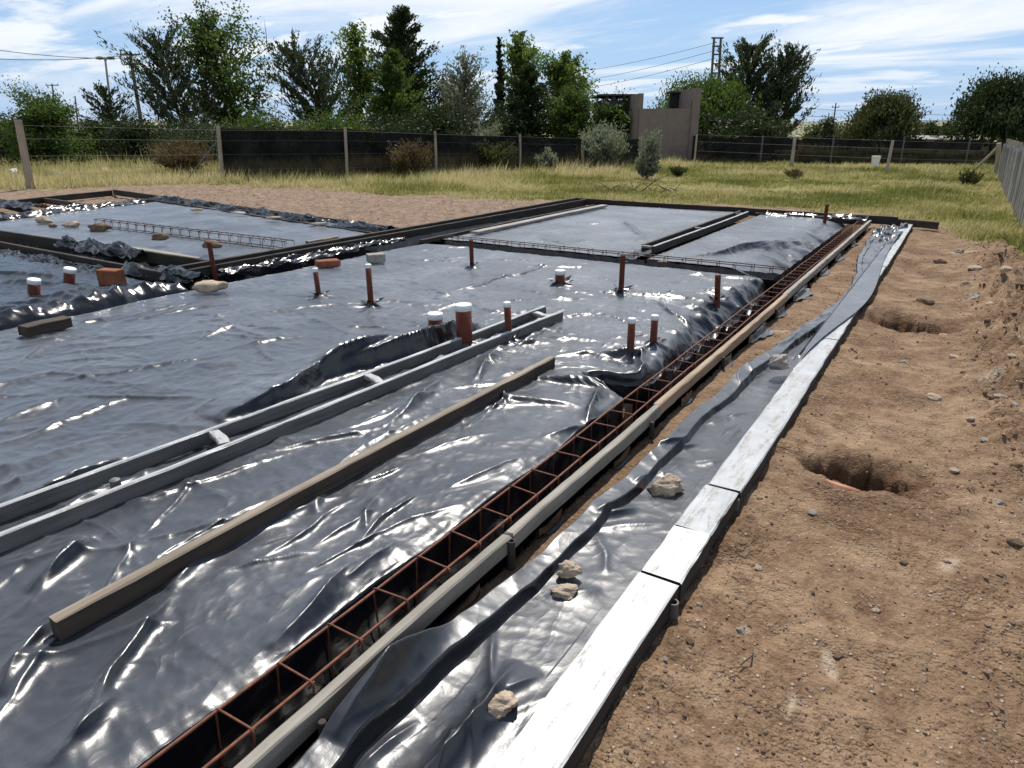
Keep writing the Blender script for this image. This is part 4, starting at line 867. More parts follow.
def tree(name, label, x, ytop, wpx, dist, style, leaf, n, leaf_px=(4.0, 2.0), group='trees beyond the fence', lean=0.0, cat='tree', seed=None, ybase=None, zground=-0.06):
    foot = D(x, HOR, dist); foot[2] = zground; top = D(x+lean, ytop, dist); Hh = top[2]-foot[2]; dp = depth((foot[0], foot[1], 1.6)); m_px = dp/F
    W = wpx*m_px; rs = np.random.RandomState(seed if seed is not None else int(abs(x*7+ytop))); e = empty(name, tuple(foot), label, cat, group)
    lv = np.array([rt[0]*lean*m_px, rt[1]*lean*m_px, 0.0]); mb = MB()
    def axis(h): return np.array([0, 0, Hh*h])+lv*h**1.3+np.array([rt[0], rt[1], 0])*W*0.02*math.sin(h*7+x)
    r0 = max(0.05, Hh*0.018)
    th = {'round': 0.75, 'willow': 0.8, 'shrub': 0.5}.get(style, 0.97)
    mb.tube([axis(th*k/7) for k in range(8)], [r0*(1-0.9*k/7)+0.01 for k in range(8)], 7)
    Cs, Ds, Ts = [], [], []
    nb = {'poplar': 46, 'conifer': 70, 'cypress': 60, 'feather': 95, 'round': 52, 'willow': 60, 'shrub': 26}[style]
    for i in range(nb):
        h = (i+0.5)/nb; az = i*2.399+rs.rand()*0.8; ca, sa = math.cos(az), math.sin(az)
        if style == 'poplar': h0 = 0.14+0.80*h; ln = W*0.5*(0.5+0.9*math.sin(math.pi*min(1, h*0.92+0.12)))*(0.45+0.9*rs.rand()); el = R(40+20*rs.rand()+18*h); curl = 0.25
        elif style == 'conifer': h0 = 0.05+0.92*h; ln = W*0.54*(1.05-h)**0.75*(0.65+0.6*rs.rand()); el = R(12+30*rs.rand()+22*h); curl = 0.2
        elif style == 'cypress': h0 = 0.02+0.95*h; ln = W*0.55*(1.02-h)**0.45*(0.7+0.4*rs.rand())*min(1, 4*h+0.5); el = R(62); curl = 0.0
        elif style == 'feather': h0 = 0.06+0.86*h; ln = W*0.85*(1.12-h)**0.55*(0.45+0.65*rs.rand()); el = R(40+22*rs.rand()+10*h); curl = 0.35
        elif style == 'round': h0 = 0.20+0.50*h; ln = W*0.5*(0.75+0.35*rs.rand()); el = R(-8+80*h+18*rs.randn()); ln *= 0.75+0.5*rs.rand(); curl = 0.1
        elif style == 'willow': h0 = 0.35+0.5*h; ln = W*0.5*(0.7+0.4*rs.rand()); el = R(25+50*h); curl = -0.9
        else: h0 = 0.02+0.25*h; ln = Hh*(0.65+0.4*rs.rand()); el = R(40+48*rs.rand()); curl = 0.0
        p0_ = axis(h0); horiz = math.cos(el)*ln
        wl = W*0.56
        if style != 'feather' and horiz > wl: ln *= wl/horiz
        if style == 'feather' and horiz > wl*1.15: el = math.acos(min(1, wl*1.15/ln))
        d0 = np.array([ca*math.cos(el), sa*math.cos(el), math.sin(el)]); pts = []
        for k in range(6):
            s_ = k/5; pts.append(p0_+d0*ln*s_+np.array([0, 0, curl*ln*0.35*s_*s_])+lv*0.15*s_+rs.randn(3)*ln*0.025*(k > 0))
        pts = np.array(pts)
        
        if style != 'shrub' or i % 2 == 0: mb.tube(pts, [r0*(0.15 if style == 'feather' else 0.26)*(1-0.85*k/5)+0.005 for k in range(6)], 4, cap=False)
        k = max(4, int(n*LEAFK*{'feather': 0.62, 'poplar': 0.72}.get(style, 1)/nb*(0.5+rs.rand()))); s_ = {'cypress': 0.1, 'conifer': 0.15}.get(style, 0.25)+rs.rand(k)*{'cypress': 0.9, 'conifer': 0.87}.get(style, 0.78)
        ci = np.clip((s_*5).astype(int), 0, 4); fr = (s_*5-ci)[:, None]; c = pts[ci]*(1-fr)+pts[ci+1]*fr
        sg = {'poplar': 0.085, 'conifer': 0.085, 'cypress': 0.10, 'feather': 0.030, 'round': 0.13, 'willow': 0.12, 'shrub': 0.09}[style]*max(ln, W*0.22)
        off = np.clip(rs.randn(k, 3), -1.5, 1.5)*sg
        if style in ('willow',): off[:, 2] -= np.abs(rs.randn(k))*W*0.14*s_
        if style == 'feather': off *= (0.5+s_)[:, None]
        c = c+off
        if style in ('feather', 'conifer', 'cypress', 'shrub'): dv = d0[None]+rs.randn(k, 3)*0.45
        elif style == 'willow': dv = np.array([0, 0, -1.0])[None]+rs.randn(k, 3)*0.5
        else: dv = rs.randn(k, 3)
        Cs.append(c); Ds.append(dv); Ts.append(np.clip(rs.rand()*0.45+0.6*rs.rand(k)-0.05, 0, 1))
    C = np.concatenate(Cs); Dd = np.concatenate(Ds); Tn = np.concatenate(Ts); kz = Hh/np.percentile(C[:, 2], 99.6); C[:, 2] *= kz
    for i, q in enumerate(mb.v): mb.v[i] = (q[0], q[1], q[2]*min(kz, 1.0)*0.97)
    lat = (C-np.outer(C[:, 2]/Hh, lv))@np.array([rt[0], rt[1], 0]); kw = min(1.6, max(0.8, W*0.5/np.percentile(np.abs(lat), 95)))
    ax_ = np.outer(C[:, 2]/Hh, lv); C[:, :2] = ax_[:, :2]+(C-ax_)[:, :2]*kw
    for i, q in enumerate(mb.v):
        aa = lv*q[2]/Hh; k_ = 1+(kw-1)*min(1, math.hypot(q[0]-aa[0], q[1]-aa[1])/(0.2*W)); mb.v[i] = (aa[0]+(q[0]-aa[0])*k_, aa[1]+(q[1]-aa[1])*k_, q[2])
    mb.v = [(min(max(q[0], lv[0]*q[2]/Hh-W*0.42), lv[0]*q[2]/Hh+W*0.42), min(max(q[1], lv[1]*q[2]/Hh-W*0.42), lv[1]*q[2]/Hh+W*0.42), min(q[2], Hh*(0.93 if style != 'feather' else 0.97))) for q in mb.v]
    lat2 = (C-ax_)@np.array([rt[0], rt[1], 0]); ok = (C[:, 2] > 0.05) & (np.abs(lat2) < W*0.5*(1.02+0.12*rs.rand(len(C))))
    mb.build('trunk', M_bark, e, smooth=True)
    lf_ = np.clip(1.12-0.55*np.maximum(np.abs(lat2)/(W*0.5), np.clip((C[:, 2]/Hh-0.35)/0.65, 0, 1)), 0.5, 1.1)[ok]
    obj('crown', leaves_mesh('crown', C[ok], Dd[ok], leaf_px[0]*m_px*lf_, leaf_px[1]*m_px*lf_, LEAF[leaf], rs, Tn[ok]), e); return e
# left group (behind the wire fence)
tree('broadleaf_tree', 'low rounded olive tree at the far left behind the leaning post', 47, 86, 70, 38, 'round', 'mid', 5200)
tree('broadleaf_tree', 'small dark tree beside the street lamp pole', 112, 84, 44, 46, 'feather', 'dark', 1600, (5, 1.8))
tree('windswept_tree', 'dark feathery windswept tree left of the tallest poplar', 190, 26, 88, 47, 'feather', 'blue', 4200, (6, 1.8), lean=-22)
tree('poplar_tree', 'tallest open crowned poplar with leaning top, left side', 238, 2, 88, 49, 'poplar', 'mid', 5200, (4.5, 3), lean=-18)
tree('windswept_tree', 'feathery grey-green windswept tree right of the tall poplar', 330, 36, 84, 48, 'feather', 'blue', 5200, (6, 1.8), lean=-30)
tree('poplar_tree', 'pale green poplar just left of the big dark conifer', 362, 24, 50, 54, 'poplar', 'bright', 3200, (4, 3))
tree('conifer_tree', 'biggest dark conifer with ragged top in the middle of the row', 408, 8, 74, 52, 'conifer', 'dark', 6500, (5, 2))
tree('conifer_tree', 'mid green conifer in front of the biggest dark conifer', 396, 50, 64, 47, 'conifer', 'mid', 4200, (4.5, 2))
tree('broadleaf_tree', 'silvery leaved tree with bare twigs right of the big conifer', 466, 50, 62, 48, 'feather', 'silver', 1900, (4, 2.4))
tree('broadleaf_tree', 'dark tree low behind the silvery tree', 456, 72, 60, 54, 'round', 'dark', 3200)
tree('cypress_tree', 'narrow dark cypress like a pillar', 500, 38, 17, 47, 'cypress', 'dark', 2600, (4, 1.6))
tree('poplar_tree', 'light green poplar behind the narrow cypress', 520, 32, 42, 53, 'poplar', 'bright', 3400, (4, 3))
tree('conifer_tree', 'dark broad conifer below the light poplar', 528, 66, 62, 46, 'conifer', 'dark', 4600, (4.5, 2))
tree('poplar_tree', 'bright green poplar left of the brown building', 563, 52, 56, 49, 'poplar', 'bright', 4800, (4, 3))
tree('broadleaf_tree', 'dark green bushy tree under the right hand poplar', 572, 84, 54, 45, 'round', 'mid', 3600)
tree('broadleaf_tree', 'rounded green tree touching the brown building on its left', 612, 92, 52, 44, 'round', 'mid', 3600)
tree('willow_tree', 'rounded green tree growing over the brown building', 705, 76, 104, 52, 'willow', 'mid', 8500, (5, 2))
tree('willow_tree', 'dark lower tree filling the gap right of the building', 745, 105, 84, 46, 'round', 'dark', 4500)
tree('windswept_tree', 'tall dark feathery tree with two peaks right of the building', 738, 38, 66, 56, 'feather', 'blue', 6500, (6, 1.8), lean=4)
tree('windswept_tree', 'dark feathery tree on the right flank of the tall one', 774, 46, 56, 56, 'feather', 'blue', 5200, (6, 1.8), lean=6)
tree('broadleaf_tree', 'round lone tree in the gap before the far fields', 882, 92, 66, 62, 'willow', 'olive', 6500, (4.5, 2.2))
tree('broadleaf_tree', 'big dark tree at the right edge of the picture', 996, 74, 84, 56, 'willow', 'dark', 8500, (5, 2.2))
tree('broadleaf_tree', 'dark leafy tree just outside the right tree, partly cut off', 1050, 80, 90, 60, 'round', 'dark', 3000)
# hedge and shrubs
G2 = 'shrubs along the fences'
tree('hedge_shrub', 'green clipped hedge stretch left of the dark netting', 265, 108, 90, 42, 'round', 'mid', 4200, group=G2, cat='shrub')
tree('hedge_shrub', 'green hedge stretch under the grey-green windswept tree', 335, 110, 80, 42, 'round', 'mid', 3800, group=G2, cat='shrub')
for k, (x, yt, wp, ds, lf_) in enumerate([(140, 108, 80, 40, 'dark'), (20, 112, 70, 46, 'dark'), (95, 116, 70, 44, 'dark'), (200, 112, 90, 41, 'blue'), (190, 128, 70, 36, 'dark'), (230, 124, 60, 38, 'blue'), (440, 100, 70, 43, 'dark'), (500, 105, 60, 44, 'dark'), (-20, 105, 80, 44, 'dark'), (300, 122, 120, 40, 'dark'), (400, 112, 90, 43, 'dark')]):
    tree('hedge_shrub', ['dark bush below the utility pole', 'dark bush at the left border behind the post', 'dark bush behind the strewn sacks', 'grey bush under the windswept tree', 'dark low bush by the sagging fence end', 'grey low bush right of the sagging fence end', 'dark bush under the silvery tree', 'dark bush under the cypress', 'dark bush cut by the left border', 'dark hedge behind the netting', 'dark bush under the big conifer'][k], x, yt, wp, ds, 'round', lf_, 2300, group=G2, cat='shrub')
tree('silver_shrub', 'silvery shrub standing before the netting left of the building', 603, 122, 46, 33, 'shrub', 'silver', 1700, (5, 2.4), G2, cat='shrub')
tree('silver_sapling', 'small silvery sapling in front of the brown building', 650, 130, 24, 26, 'shrub', 'silver', 900, (5, 2.4), G2, cat='shrub')
tree('silver_shrub', 'low silvery shrub between two fence posts', 547, 148, 22, 30, 'shrub', 'silver', 400, (5, 2.2), G2, cat='shrub')
tree('silver_shrub', 'slender silvery shrub against the dark conifers', 488, 118, 26, 36, 'shrub', 'silver', 600, (5, 2.2), G2, cat='shrub')
tree('dry_bush', 'brown dry bush at the sagging fence end', 178, 138, 60, 31, 'shrub', 'brown', 1500, (6, 1.4), G2, cat='bush')
tree('dry_bush', 'dark dry bush in front of the netting left of a post', 408, 140, 44, 27, 'shrub', 'brown', 1100, (6, 1.4), G2, cat='bush')
tree('dry_bush', 'dry bush before the netting in mid fence', 493, 140, 50, 30, 'shrub', 'olive', 1100, (6, 1.4), G2, cat='bush')
tree('dry_bush', 'low green tuft at the foot of the slatted fence corner', 980, 170, 40, 27, 'shrub', 'olive', 220, (6, 1.6), G2, cat='bush')
tree('dry_bush', 'low weed clump in the field left of the leaning post', 800, 169, 34, 28, 'shrub', 'brown', 160, (6, 1.4), G2, cat='bush')
tree('dry_bush', 'dark weed clump at the foot of the building', 682, 166, 46, 28, 'shrub', 'olive', 240, (6, 1.4), G2, cat='bush')
for k, (x, yt, wp, ds) in enumerate([(828, 116, 26, 75), (850, 124, 30, 80), (930, 120, 24, 130), (948, 122, 20, 150), (912, 124, 22, 140), (815, 122, 30, 90), (860, 122, 40, 68)]):
    tree('distant_tree', ['far tree above the netting left of the thin pole', 'far bush just left of the round lone tree', 'far tree right of the round lone tree', 'farthest tree in the gap beside the big right tree', 'far tree against the right side of the round lone tree', 'far bush beside the dark feathery tree', 'low bush in front of the round lone tree'][k], x, yt, wp, ds, 'round', 'olive' if k % 2 else 'dark', 500, (3, 2), 'far trees towards the hills')

# grass
def grass():
    rs = np.random.RandomState(4); n = 190000
    r = 10*np.exp(rs.rand(n)*math.log(60/10)); an = math.pi/2+YAW-np.radians(rs.uniform(-44, 44, n)); X = r*np.cos(an); Y = r*np.sin(an)
    z, g, dm, pk = ground_fields(X, Y); patch = fbm(X*0.35, Y*0.35, 77, 3); dens = g*(0.75+0.6*patch); ok = rs.rand(n) < dens
    X, Y, z, r = X[ok], Y[ok], z[ok], r[ok]; n = len(X)
    left = sstep(-9, -15, X); tall = left*sstep(18, 24, r)
    h0 = (0.045+0.06*rs.rand(n)+0.10*np.clip(fbm(X*0.8, Y*0.8, 78, 2), 0, 1))*(1+2.2*tall*rs.rand(n))*(1+0.5*sstep(25, 33, r))
    yl = np.clip(0.50+0.75*fbm(X*0.25, Y*0.25, 79, 3)+0.35*tall+0.15*rs.randn(n), 0, 1)
    nb = 4; Xb = np.repeat(X, nb)+rs.randn(n*nb)*0.05; Yb = np.repeat(Y, nb)+rs.randn(n*nb)*0.05; Zb = np.repeat(z, nb)-0.01; hb = np.repeat(h0, nb)*(0.6+0.7*rs.rand(n*nb)); rb = np.repeat(r, nb)
    a_ = rs.rand(n*nb)*6.28; wd = (0.003+0.00042*rb)*(0.7+0.6*rs.rand(n*nb)); lx = 0.35*hb*rs.randn(n*nb)+0.2*hb; ly = 0.35*hb*rs.randn(n*nb)
    p0_ = np.stack([Xb-wd*np.cos(a_), Yb-wd*np.sin(a_), Zb], -1); p1_ = np.stack([Xb+wd*np.cos(a_), Yb+wd*np.sin(a_), Zb], -1); p2_ = np.stack([Xb+lx, Yb+ly, Zb+hb], -1)
    V = np.stack([p0_, p1_, p2_], 1).reshape(-1, 3); Fc = np.arange(len(V)).reshape(-1, 3)
    m, t, b = newmat('grass_blades'); t.nodes.remove(b)
    cc = ramp(t, attr(t, 'tone'), [(0.0, (0.125, 0.150, 0.040)), (0.45, (0.290, 0.275, 0.090)), (1.0, (0.55, 0.47, 0.26))])
    d_ = N(t, 'ShaderNodeBsdfDiffuse'); tr = N(t, 'ShaderNodeBsdfTranslucent'); ms = N(t, 'ShaderNodeMixShader'); ms.inputs[0].default_value = 0.4
    t.links.new(cc, d_.inputs[0]); t.links.new(cc, tr.inputs[0]); t.links.new(d_.outputs[0], ms.inputs[1]); t.links.new(tr.outputs[0], ms.inputs[2]); t.links.new(ms.outputs[0], t.nodes['Material Output'].inputs[0])
    tone = np.repeat(np.clip(np.repeat(yl, nb)+0.18*rs.randn(n*nb), 0, 1), 3)
    o = obj('grass', mesh_np('grass', V, Fc, m, False, {'tone': tone})); o['kind'] = 'stuff'; o['label'] = 'dry yellow-green grass covering the plot beyond the bare soil'
grass()

# ================================================================ FENCES
wf = empty('wire_fence', tuple(P(222, 180, 0)), 'wire fence with timber posts and black netting across the back left', 'fence')
wo = np.array(wf.location)
PO = [(30, 188, 18, 120, 0.11), (222, 180, 218, 126, 0.07), (347, 177, 345, 127, 0.055), (436, 173, 435, 131, 0.055), (520, 170, 520, 134, 0.055), (583, 168, 583, 136, 0.06), (641, 166, 641, 137, 0.06)]
ft, fb = [], []
for k, (bx, by, tx, ty, wd) in enumerate(PO):
    b_ = P(bx, by, 0.0); b_[2] = -0.06; zt = zfor(b_, ty); q = np.array([b_[0], b_[1], zt]); xp = 512+F*((q-[0, 0, CAMH])@rt)/((q-[0, 0, CAMH])@fw); q = q+rt*(tx-xp)/F*depth(q)
    mb = MB(); mb.tube([b_-wo-[0, 0, 0.3], (b_+q)/2-wo+rt*0.008, q-wo], [wd*1.05, wd, wd*0.92], 8); mb.build('post', W_post, wf); ft.append(q); fb.append(b_)
for k in range(1, len(PO)-1):
    ny, nu = 10, 26; U, V = np.meshgrid(np.linspace(0, 1, nu), np.linspace(0, 1, ny))
    a0, a1, c0, c1 = fb[k], fb[k+1], ft[k]-[0, 0, 0.06], ft[k+1]-[0, 0, 0.06]; back = np.array([-0.85, 0.5, 0])
    Pn = ((a0[None, None]*(1-U[..., None])+a1*U[..., None])*(1-V[..., None])+(c0*(1-U[..., None])+c1*U[..., None])*V[..., None])
    Pn = Pn+back*(0.10+0.05*np.sin(U*9+k)+0.03*np.sin(V*5+U*17))[..., None]; Pn[..., 2] -= 0.06*np.sin(np.pi*U)*V
    obj('shade_net', mesh_np('shade_net', Pn-wo, grid_faces(ny, nu), M_net), wf)
for z_ in (0.35, 0.8, 1.2, 1.5):
    mb = MB(); pts = [fb[k]+(ft[k]-fb[k])*(z_/1.62)-wo for k in range(len(PO))]; mb.tube(pts, 0.003, 4); mb.build('wire', M_galv, wf)
mb = MB(); a0 = P(187, 180, 0); mb.tube([a0-wo, ft[1]-wo-[0, 0, 0.35]], 0.02, 6); mb.build('stay', M_galv, wf)
# sagging loose mesh beside the second post
U, V = np.meshgrid(np.linspace(0, 1, 14), np.linspace(0, 1, 8)); A_ = a0; B_ = fb[1]; T_ = ft[1]-[0, 0, 0.2]
for k in range(9):
    mb = MB(); s_ = (k+1)/10; mb.tube([A_+(B_-A_)*s_-wo+[0, 0, 0.05], A_+(T_-A_)*s_-wo], 0.007, 3); mb.build('mesh_strand', M_galv, wf)
# post line on the right with wires
rf = empty('wire_fence', tuple(P(792, 165, 0)), 'sparse wire fence of leaning timber posts across the right field', 'fence'); ro = np.array(rf.location)
rts = []
for (bx, by, tx, ty, wd) in [(694, 163, 697, 134, 0.05), (791, 168, 795, 137, 0.075), (886, 172, 893, 140, 0.06), (997, 174, 999, 143, 0.09)]:
    b_ = P(bx, by, 0); b_[2] = -0.06; zt = zfor(b_, ty); q = np.array([b_[0], b_[1], zt]); xp = 512+F*((q-[0, 0, CAMH])@rt)/((q-[0, 0, CAMH])@fw); q = q+rt*(tx-xp)/F*depth(q)
    mb = MB(); mb.tube([b_-ro-[0, 0, 0.3], (b_+q)/2-ro+rt*0.01, q-ro], [wd, wd, wd*0.9], 8); mb.build('post', W_post, rf); rts.append((b_, q))
for z_ in (0.45, 0.75, 0.98):
    mb = MB(); mb.tube([b_+(q-b_)*z_-ro for b_, q in rts], 0.0035, 4); mb.build('wire', M_galv, rf)
mb = MB(); mb.tube([P(972, 172, 0)-ro, rts[3][1]-ro-[0, 0, 0.15]], 0.05, 6); mb.build('brace', W_post, rf)
# dark netting fence at the back of the field
nf = empty('netting_fence', tuple(P(850, 163, 0)), 'long dark netting fence at the back of the right field', 'fence'); no = np.array(nf.location)
ends = [P(690, 162.5, 0), P(760, 162.5, 0), P(830, 163, 0), P(900, 163.5, 0), P(965, 164, 0), P(1040, 164.5, 0)]; hts = [136, 137, 137, 138, 139, 139]
for k in range(6):
    b_ = ends[k]; zt = zfor(b_, hts[k])+0.08; mb = MB(); mb.tube([b_-no-[0, 0, 0.3], np.array([b_[0], b_[1], zt])-no], 0.05, 6); mb.build('post', M_poled, nf)
for k in range(5):
    U, V = np.meshgrid(np.linspace(0, 1, 22), np.linspace(0, 1, 8)); a0, a1 = ends[k], ends[k+1]; h0_, h1_ = zfor(a0, hts[k]), zfor(a1, hts[k+1])
    Pn = a0[None, None]*(1-U[..., None])+a1*U[..., None]; Pn = Pn+np.array([0, 0.06, 0])+np.array([0, 1.0, 0])*(0.06*np.sin(U*11+k)*np.sin(3*V+k))[..., None]
    Pn[..., 2] = -0.05+V*(h0_+(h1_-h0_)*U+0.05-0.10*np.sin(np.pi*U)+0.05*np.sin(U*21+k)); obj('shade_net', mesh_np('shade_net', Pn-no, grid_faces(8, 22), M_net), nf)
# slatted boundary fence on the right
sf = empty('slat_fence', (1.03, 12, -0.06), 'weathered grey fence of upright slats along the right boundary', 'fence')
rs = random.Random(3); SL = []
for k in range(5):
    mb = MB(); w_ = 0.055; h_ = 1.0; mb.add([(-0.011, -w_, 0), (0.011, -w_, 0), (0.011, w_, 0), (-0.011, w_, 0), (-0.011, -w_, 0.96), (0.011, -w_, 0.96), (0.011, w_, 0.96+0.02*(k-2)), (-0.011, w_, 0.96+0.02*(k-2)), (-0.009, -w_*0.4, 1.0), (0.009, -w_*0.4, 1.0), (0.009, w_*0.5, 1.0), (-0.009, w_*0.5, 1.0)],
        [(3, 2, 1, 0), (0, 1, 5, 4), (1, 2, 6, 5), (2, 3, 7, 6), (3, 0, 4, 7), (4, 5, 9, 8), (6, 7, 11, 10), (5, 6, 10, 9), (7, 4, 8, 11), (8, 9, 10, 11)]); SL.append(mb.mesh('slat', W_fence))
y = 10.5
k = 0
while y < 33.4:
    o = obj('slat', SL[k % 5], sf, (rs.uniform(-0.012, 0.012), y-12, 0)); o.scale = (1, rs.uniform(0.8, 1.1), 1.32+rs.uniform(-0.05, 0.05)-0.008*(y-12)); o.rotation_euler = (rs.uniform(-1, 1)*0.03, rs.uniform(-1, 1)*0.03, rs.uniform(-1, 1)*0.06)
    y += rs.uniform(0.112, 0.128); k += 1
for z_ in (0.35, 1.0):
    mb = MB(); mb.box((0.03, -1.6, z_), (0.07, 21.5, z_+0.07)); mb.build('rail', W_fence, sf)
for yy in np.arange(-1.5, 21.6, 2.3): mb = MB(); mb.tube([(0.10, yy, -0.3), (0.10, yy, 1.35)], 0.05, 8); mb.build('post', W_post, sf)

# ================================================================ BUILDING, POLES
hb = empty('house', tuple(P(662, 161, 0)), 'low brown rendered building with flat parapet and raised corner piers', 'building', rz=YAW); ho = np.array(hb.location)
dH = depth((ho[0], ho[1], 0.5)); mp_ = dH/F
def hx(x): return (x-662)*mp_
def hz(y): return zfor(ho, y)
bz = -0.1
mb = MB(); mb.box((hx(637), 0, bz), (hx(690), 0.25, hz(108.5))); mb.build('front_wall', M_conc, hb)
mb = MB(); mb.box((hx(687.5), -0.12, bz), (hx(695), 4.0, hz(88))); mb.build('corner_pier', M_conc, hb)
mb = MB(); mb.box((hx(636), 0.26, bz), (hx(640.5), 5.2, hz(93))); mb.build('side_wall', M_conc, hb)
mb = MB(); mb.box((hx(606), 3.5, bz), (hx(641), 7.5, hz(97.5))); mb.build('rear_block', M_concd, hb)
mb = MB(); mb.box((hx(603), 3.2, hz(92.8)), (hx(642), 7.6, hz(91))); mb.build('roof_slab', M_concd, hb)
for xx in (612, 619, 630, 640): mb = MB(); mb.box((hx(xx)-0.09, 3.4, hz(97.6)), (hx(xx)+0.09, 3.6, hz(92.9))); mb.build('parapet_post', M_concd, hb)
mb = MB(); mb.box((hx(678), 3.2, bz), (hx(687.3), 3.4, hz(90))); o = mb.build('recess_wall', M_black, hb)
mb = MB(); mb.box((hx(676), 2.9, hz(90)), (hx(687.3), 3.9, hz(88.3))); mb.build('lintel', M_concd, hb)
mb = MB(); mb.tube([(hx(687), 0.1, hz(108.4)), (hx(687), 0.1, hz(99))], 0.035, 6); mb.build('vent_pipe', M_galv, hb)
mb = MB(); mb.box((hx(640.6), 0.26, bz), (hx(687.3), 3.1, hz(116))); mb.build('inner_block', M_concd, hb)
def pole(label, x, yt, xb, dist, r, mat, arms):
    f_ = D(xb, HOR, dist); f_[2] = -0.1; t_ = D(x, yt, dist); e = empty('utility_pole', tuple(f_), label, 'pole', 'power poles'); mb = MB(); q = t_-f_; mb.tube([(0, 0, -0.3), q*0.5, q], [r, r*0.85, r*0.65], 8); mb.build('pole_shaft', mat, e)
    for (h_, ln, rr) in arms:
        c = q*h_; mb = MB(); mb.tube([c-rt*ln/2, c+rt*ln/2], rr, 6); mb.build('cross_arm', mat, e)
        for s_ in (-0.45, 0, 0.45): mb = MB(); mb.tube([c+rt*ln*s_+[0, 0, rr], c+rt*ln*s_+[0, 0, rr+0.18]], [0.05, 0.035], 6); mb.build('insulator', M_pole, e)
    return f_+q
tp1 = pole('tall timber utility pole left of the windswept tree', 130, 54, 142, 62, 0.16, M_poled, [(0.995, 1.5, 0.06), (0.90, 1.1, 0.05)])
tp2 = pole('small far utility pole at the left horizon', 52, 84, 57, 110, 0.13, M_poled, [(0.98, 1.6, 0.06)])
tp3 = pole('small far pole between lamp and left tree', 75, 96, 77, 110, 0.12, M_poled, [])
pole('thin pole in the gap left of the round tree', 836, 103, 833, 90, 0.10, M_poled, [(0.9, 0.8, 0.04)])
pole('thin short pole in the gap by the dark feathery tree', 829, 113, 828, 120, 0.10, M_poled, [])
f_ = D(112, HOR, 70); f_[2] = -0.1; t_ = D(105, 58, 70); q = t_-f_; e = empty('street_lamp', tuple(f_), 'tall double headed street lamp left of the utility pole', 'street lamp'); mb = MB(); mb.tube([(0, 0, -0.3), q], [0.13, 0.07], 8); mb.build('lamp_post', M_pole, e)
for s_ in (-1, 1):
    mb = MB(); c = q+rt*s_*0.30; mb.tube([q-[0, 0, 0.25], q+rt*s_*0.2, c], 0.04, 6); mb.build('lamp_arm', M_pole, e)
    mb = MB(); mb.tube([c-rt*s_*0.1, c+rt*s_*0.12, c+rt*s_*0.45], [0.10, 0.14, 0.08], 8); mb.build('lamp_head', M_steel, e)
# H-frame with transformer
f_ = D(713, HOR, 66); f_[2] = -0.1; t_ = D(717.5, 38, 66); e = empty('transformer_pole', tuple(f_), 'twin leg pole frame rising behind the rounded green tree', 'pole'); q = t_-f_
for s_ in (-0.28, 0.28): mb = MB(); mb.tube([rt*s_*1.3-[0, 0, 0.3], q+rt*s_], [0.13, 0.10], 8); mb.build('pole_leg', M_poled, e)
for h_, ln in ((1.0, 1.0), (0.93, 0.8), (0.86, 0.7), (0.78, 0.7), (0.70, 0.7)): mb = MB(); mb.tube([q*h_-rt*ln/2, q*h_+rt*ln/2], 0.07, 6); mb.build('cross_bar', M_poled, e)
top3 = t_
def wire(label, a, b, sag, r=0.022):
    mb = MB(); a = np.array(a); b = np.array(b); mb.tube([a+(b-a)*k/16-[0, 0, sag*4*(k/16)*(1-k/16)]-a for k in range(17)], r, 4); o = mb.build('power_line', M_steel, None, tuple(a)); tag(o, label, 'power line', 'overhead power lines')
for k, (dy, l) in enumerate([(0.0, 'upper overhead wire from the left border to the utility pole'), (1.1, 'lower overhead wire from the left border to the utility pole')]):
    wire(l, D(-60, 53-14*k+2, 58), tp1-np.array([0, 0, 0.05+dy*0.2]), 0.3, 0.024)
wire('overhead wire running right from the utility pole behind the trees', tp1-np.array([0, 0, 0.1]), D(430, 62, 70), 0.3, 0.02)
for k, (y0, y1) in enumerate([(66, 44), (76, 58), (84, 68)]):
    wire(['top', 'middle', 'bottom'][k]+' overhead wire sloping up to the twin leg pole', D(560, y0+8, 90), top3-np.array([0, 0, 0.3+0.6*k]), 0.3, 0.018)
for k in range(2): wire(['upper', 'lower'][k]+' thin wire crossing the gap by the round tree', D(790, 107+8*k, 88), D(1010, 116+5*k, 95), 0.2, 0.02)
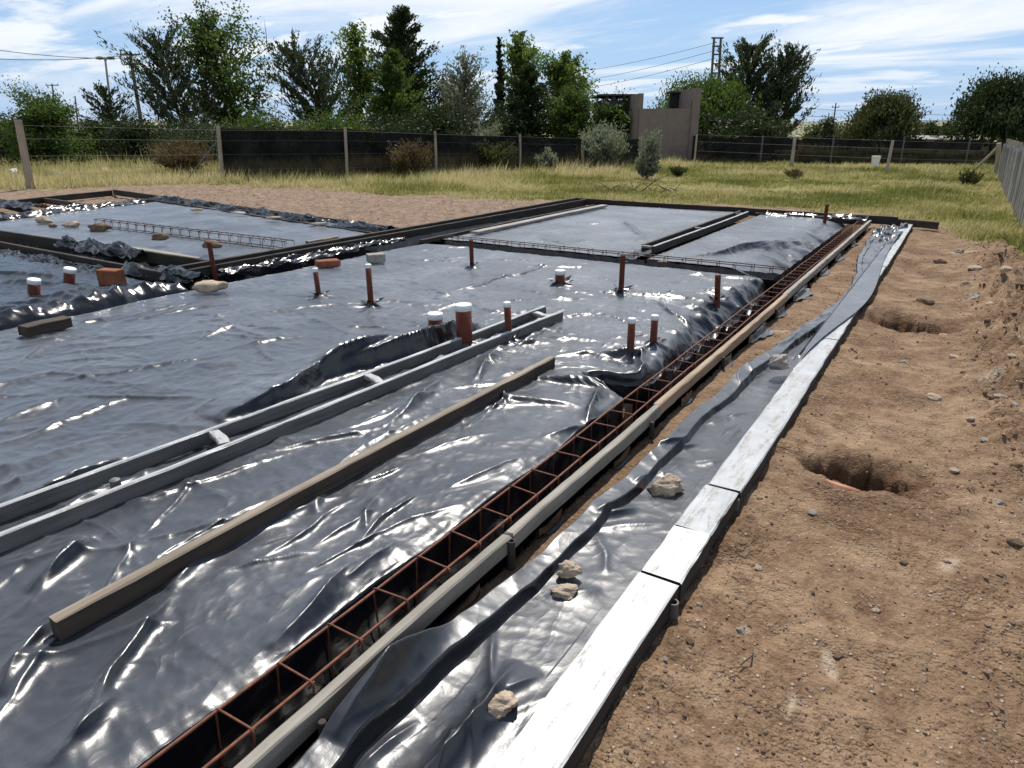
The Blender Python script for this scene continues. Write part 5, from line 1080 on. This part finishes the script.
# sacks, bucket, sheds, dry branches
for k, (x, y, s_) in enumerate([(4, 157, 0.9), (42, 159, 0.8), (98, 156, 0.8), (120, 156, 0.7), (133, 158, 0.6)]):
    p_ = P(x, y, 0.0)*0+D(x, HOR, 33); o = obj('white_sack', rock_mesh('white_sack', (s_*0.6, s_*0.5, s_*0.42), 3, 90+k, M_sack, 0.4), None, (p_[0], p_[1], -0.06)); tag(o, ['crumpled white sack in the grass at the left picture border', 'white sack in the grass just right of the leaning post', 'larger white sack in the grass midway along the left fence', 'white sack next to the last one in the left grass', 'rightmost small white sack in the left grass'][k], 'sack', 'white sacks in the grass')
p_ = P(880, 168, 0); mb = MB(); mb.tube([(0, 0, 0), (0, 0, 0.02), (0, 0, 0.42), (0, 0, 0.44)], [0.14, 0.15, 0.19, 0.20], 16); o = mb.build('bucket', M_white, None, tuple(D(881, HOR, 37)*[1, 1, 0]+[0, 0, 0.05])); tag(o, 'white bucket standing in the far grass by the leaning post', 'bucket')
for k, (x, yt, wd, ds, m_) in enumerate([(788, 135, 2.2, 70, M_pole), (922, 137.5, 4.0, 80, M_pole), (968, 138, 3.0, 75, M_conc)]):
    f_ = D(x, HOR, ds); e = empty('shed', (f_[0], f_[1], -0.05), ['small white shed roof by the dark feathery tree', 'long low pale shed behind the netting fence', 'small brownish shed behind the netting fence at right'][k], 'shed', rz=YAW); h_ = D(x, yt, ds)[2]
    mb = MB(); mb.box((-wd/2, 0, 0), (wd/2, 2.5, h_-0.15)); mb.build('wall', M_conc, e)
    mb = MB(); mb.add([(-wd/2-0.2, -0.2, h_-0.15), (wd/2+0.2, -0.2, h_-0.15), (wd/2+0.2, 2.7, h_+0.15), (-wd/2-0.2, 2.7, h_+0.15), (-wd/2-0.2, -0.2, h_-0.08), (wd/2+0.2, -0.2, h_-0.08), (wd/2+0.2, 2.7, h_+0.22), (-wd/2-0.2, 2.7, h_+0.22)], [(3, 2, 1, 0), (4, 5, 6, 7), (0, 1, 5, 4), (1, 2, 6, 5), (2, 3, 7, 6), (3, 0, 4, 7)]); mb.build('roof', m_, e)
p_ = P(640, 192, -0.04); e = empty('branch_pile', tuple(p_), 'tangle of dry brown branches lying on the grass before the building', 'branches'); rs = random.Random(8)
for k in range(26):
    a_ = rs.uniform(0, 6.28); l_ = rs.uniform(0.5, 1.3); c = np.array([rs.uniform(-1.1, 1.1), rs.uniform(-0.3, 0.3), 0.02]); d_ = np.array([math.cos(a_)*0.8, math.sin(a_)*0.4, rs.uniform(0.05, 0.45)])*l_
    c = rt*c[0]+np.array([0, 0, 0.02])+np.array([fw[0], fw[1], 0])*c[1]; mb = MB(); mb.tube([c, c+d_*0.5+[0, 0, 0.08], c+d_], [0.010, 0.008, 0.004], 5); mb.build('branch', M_rustd if k % 2 else M_bark, e)
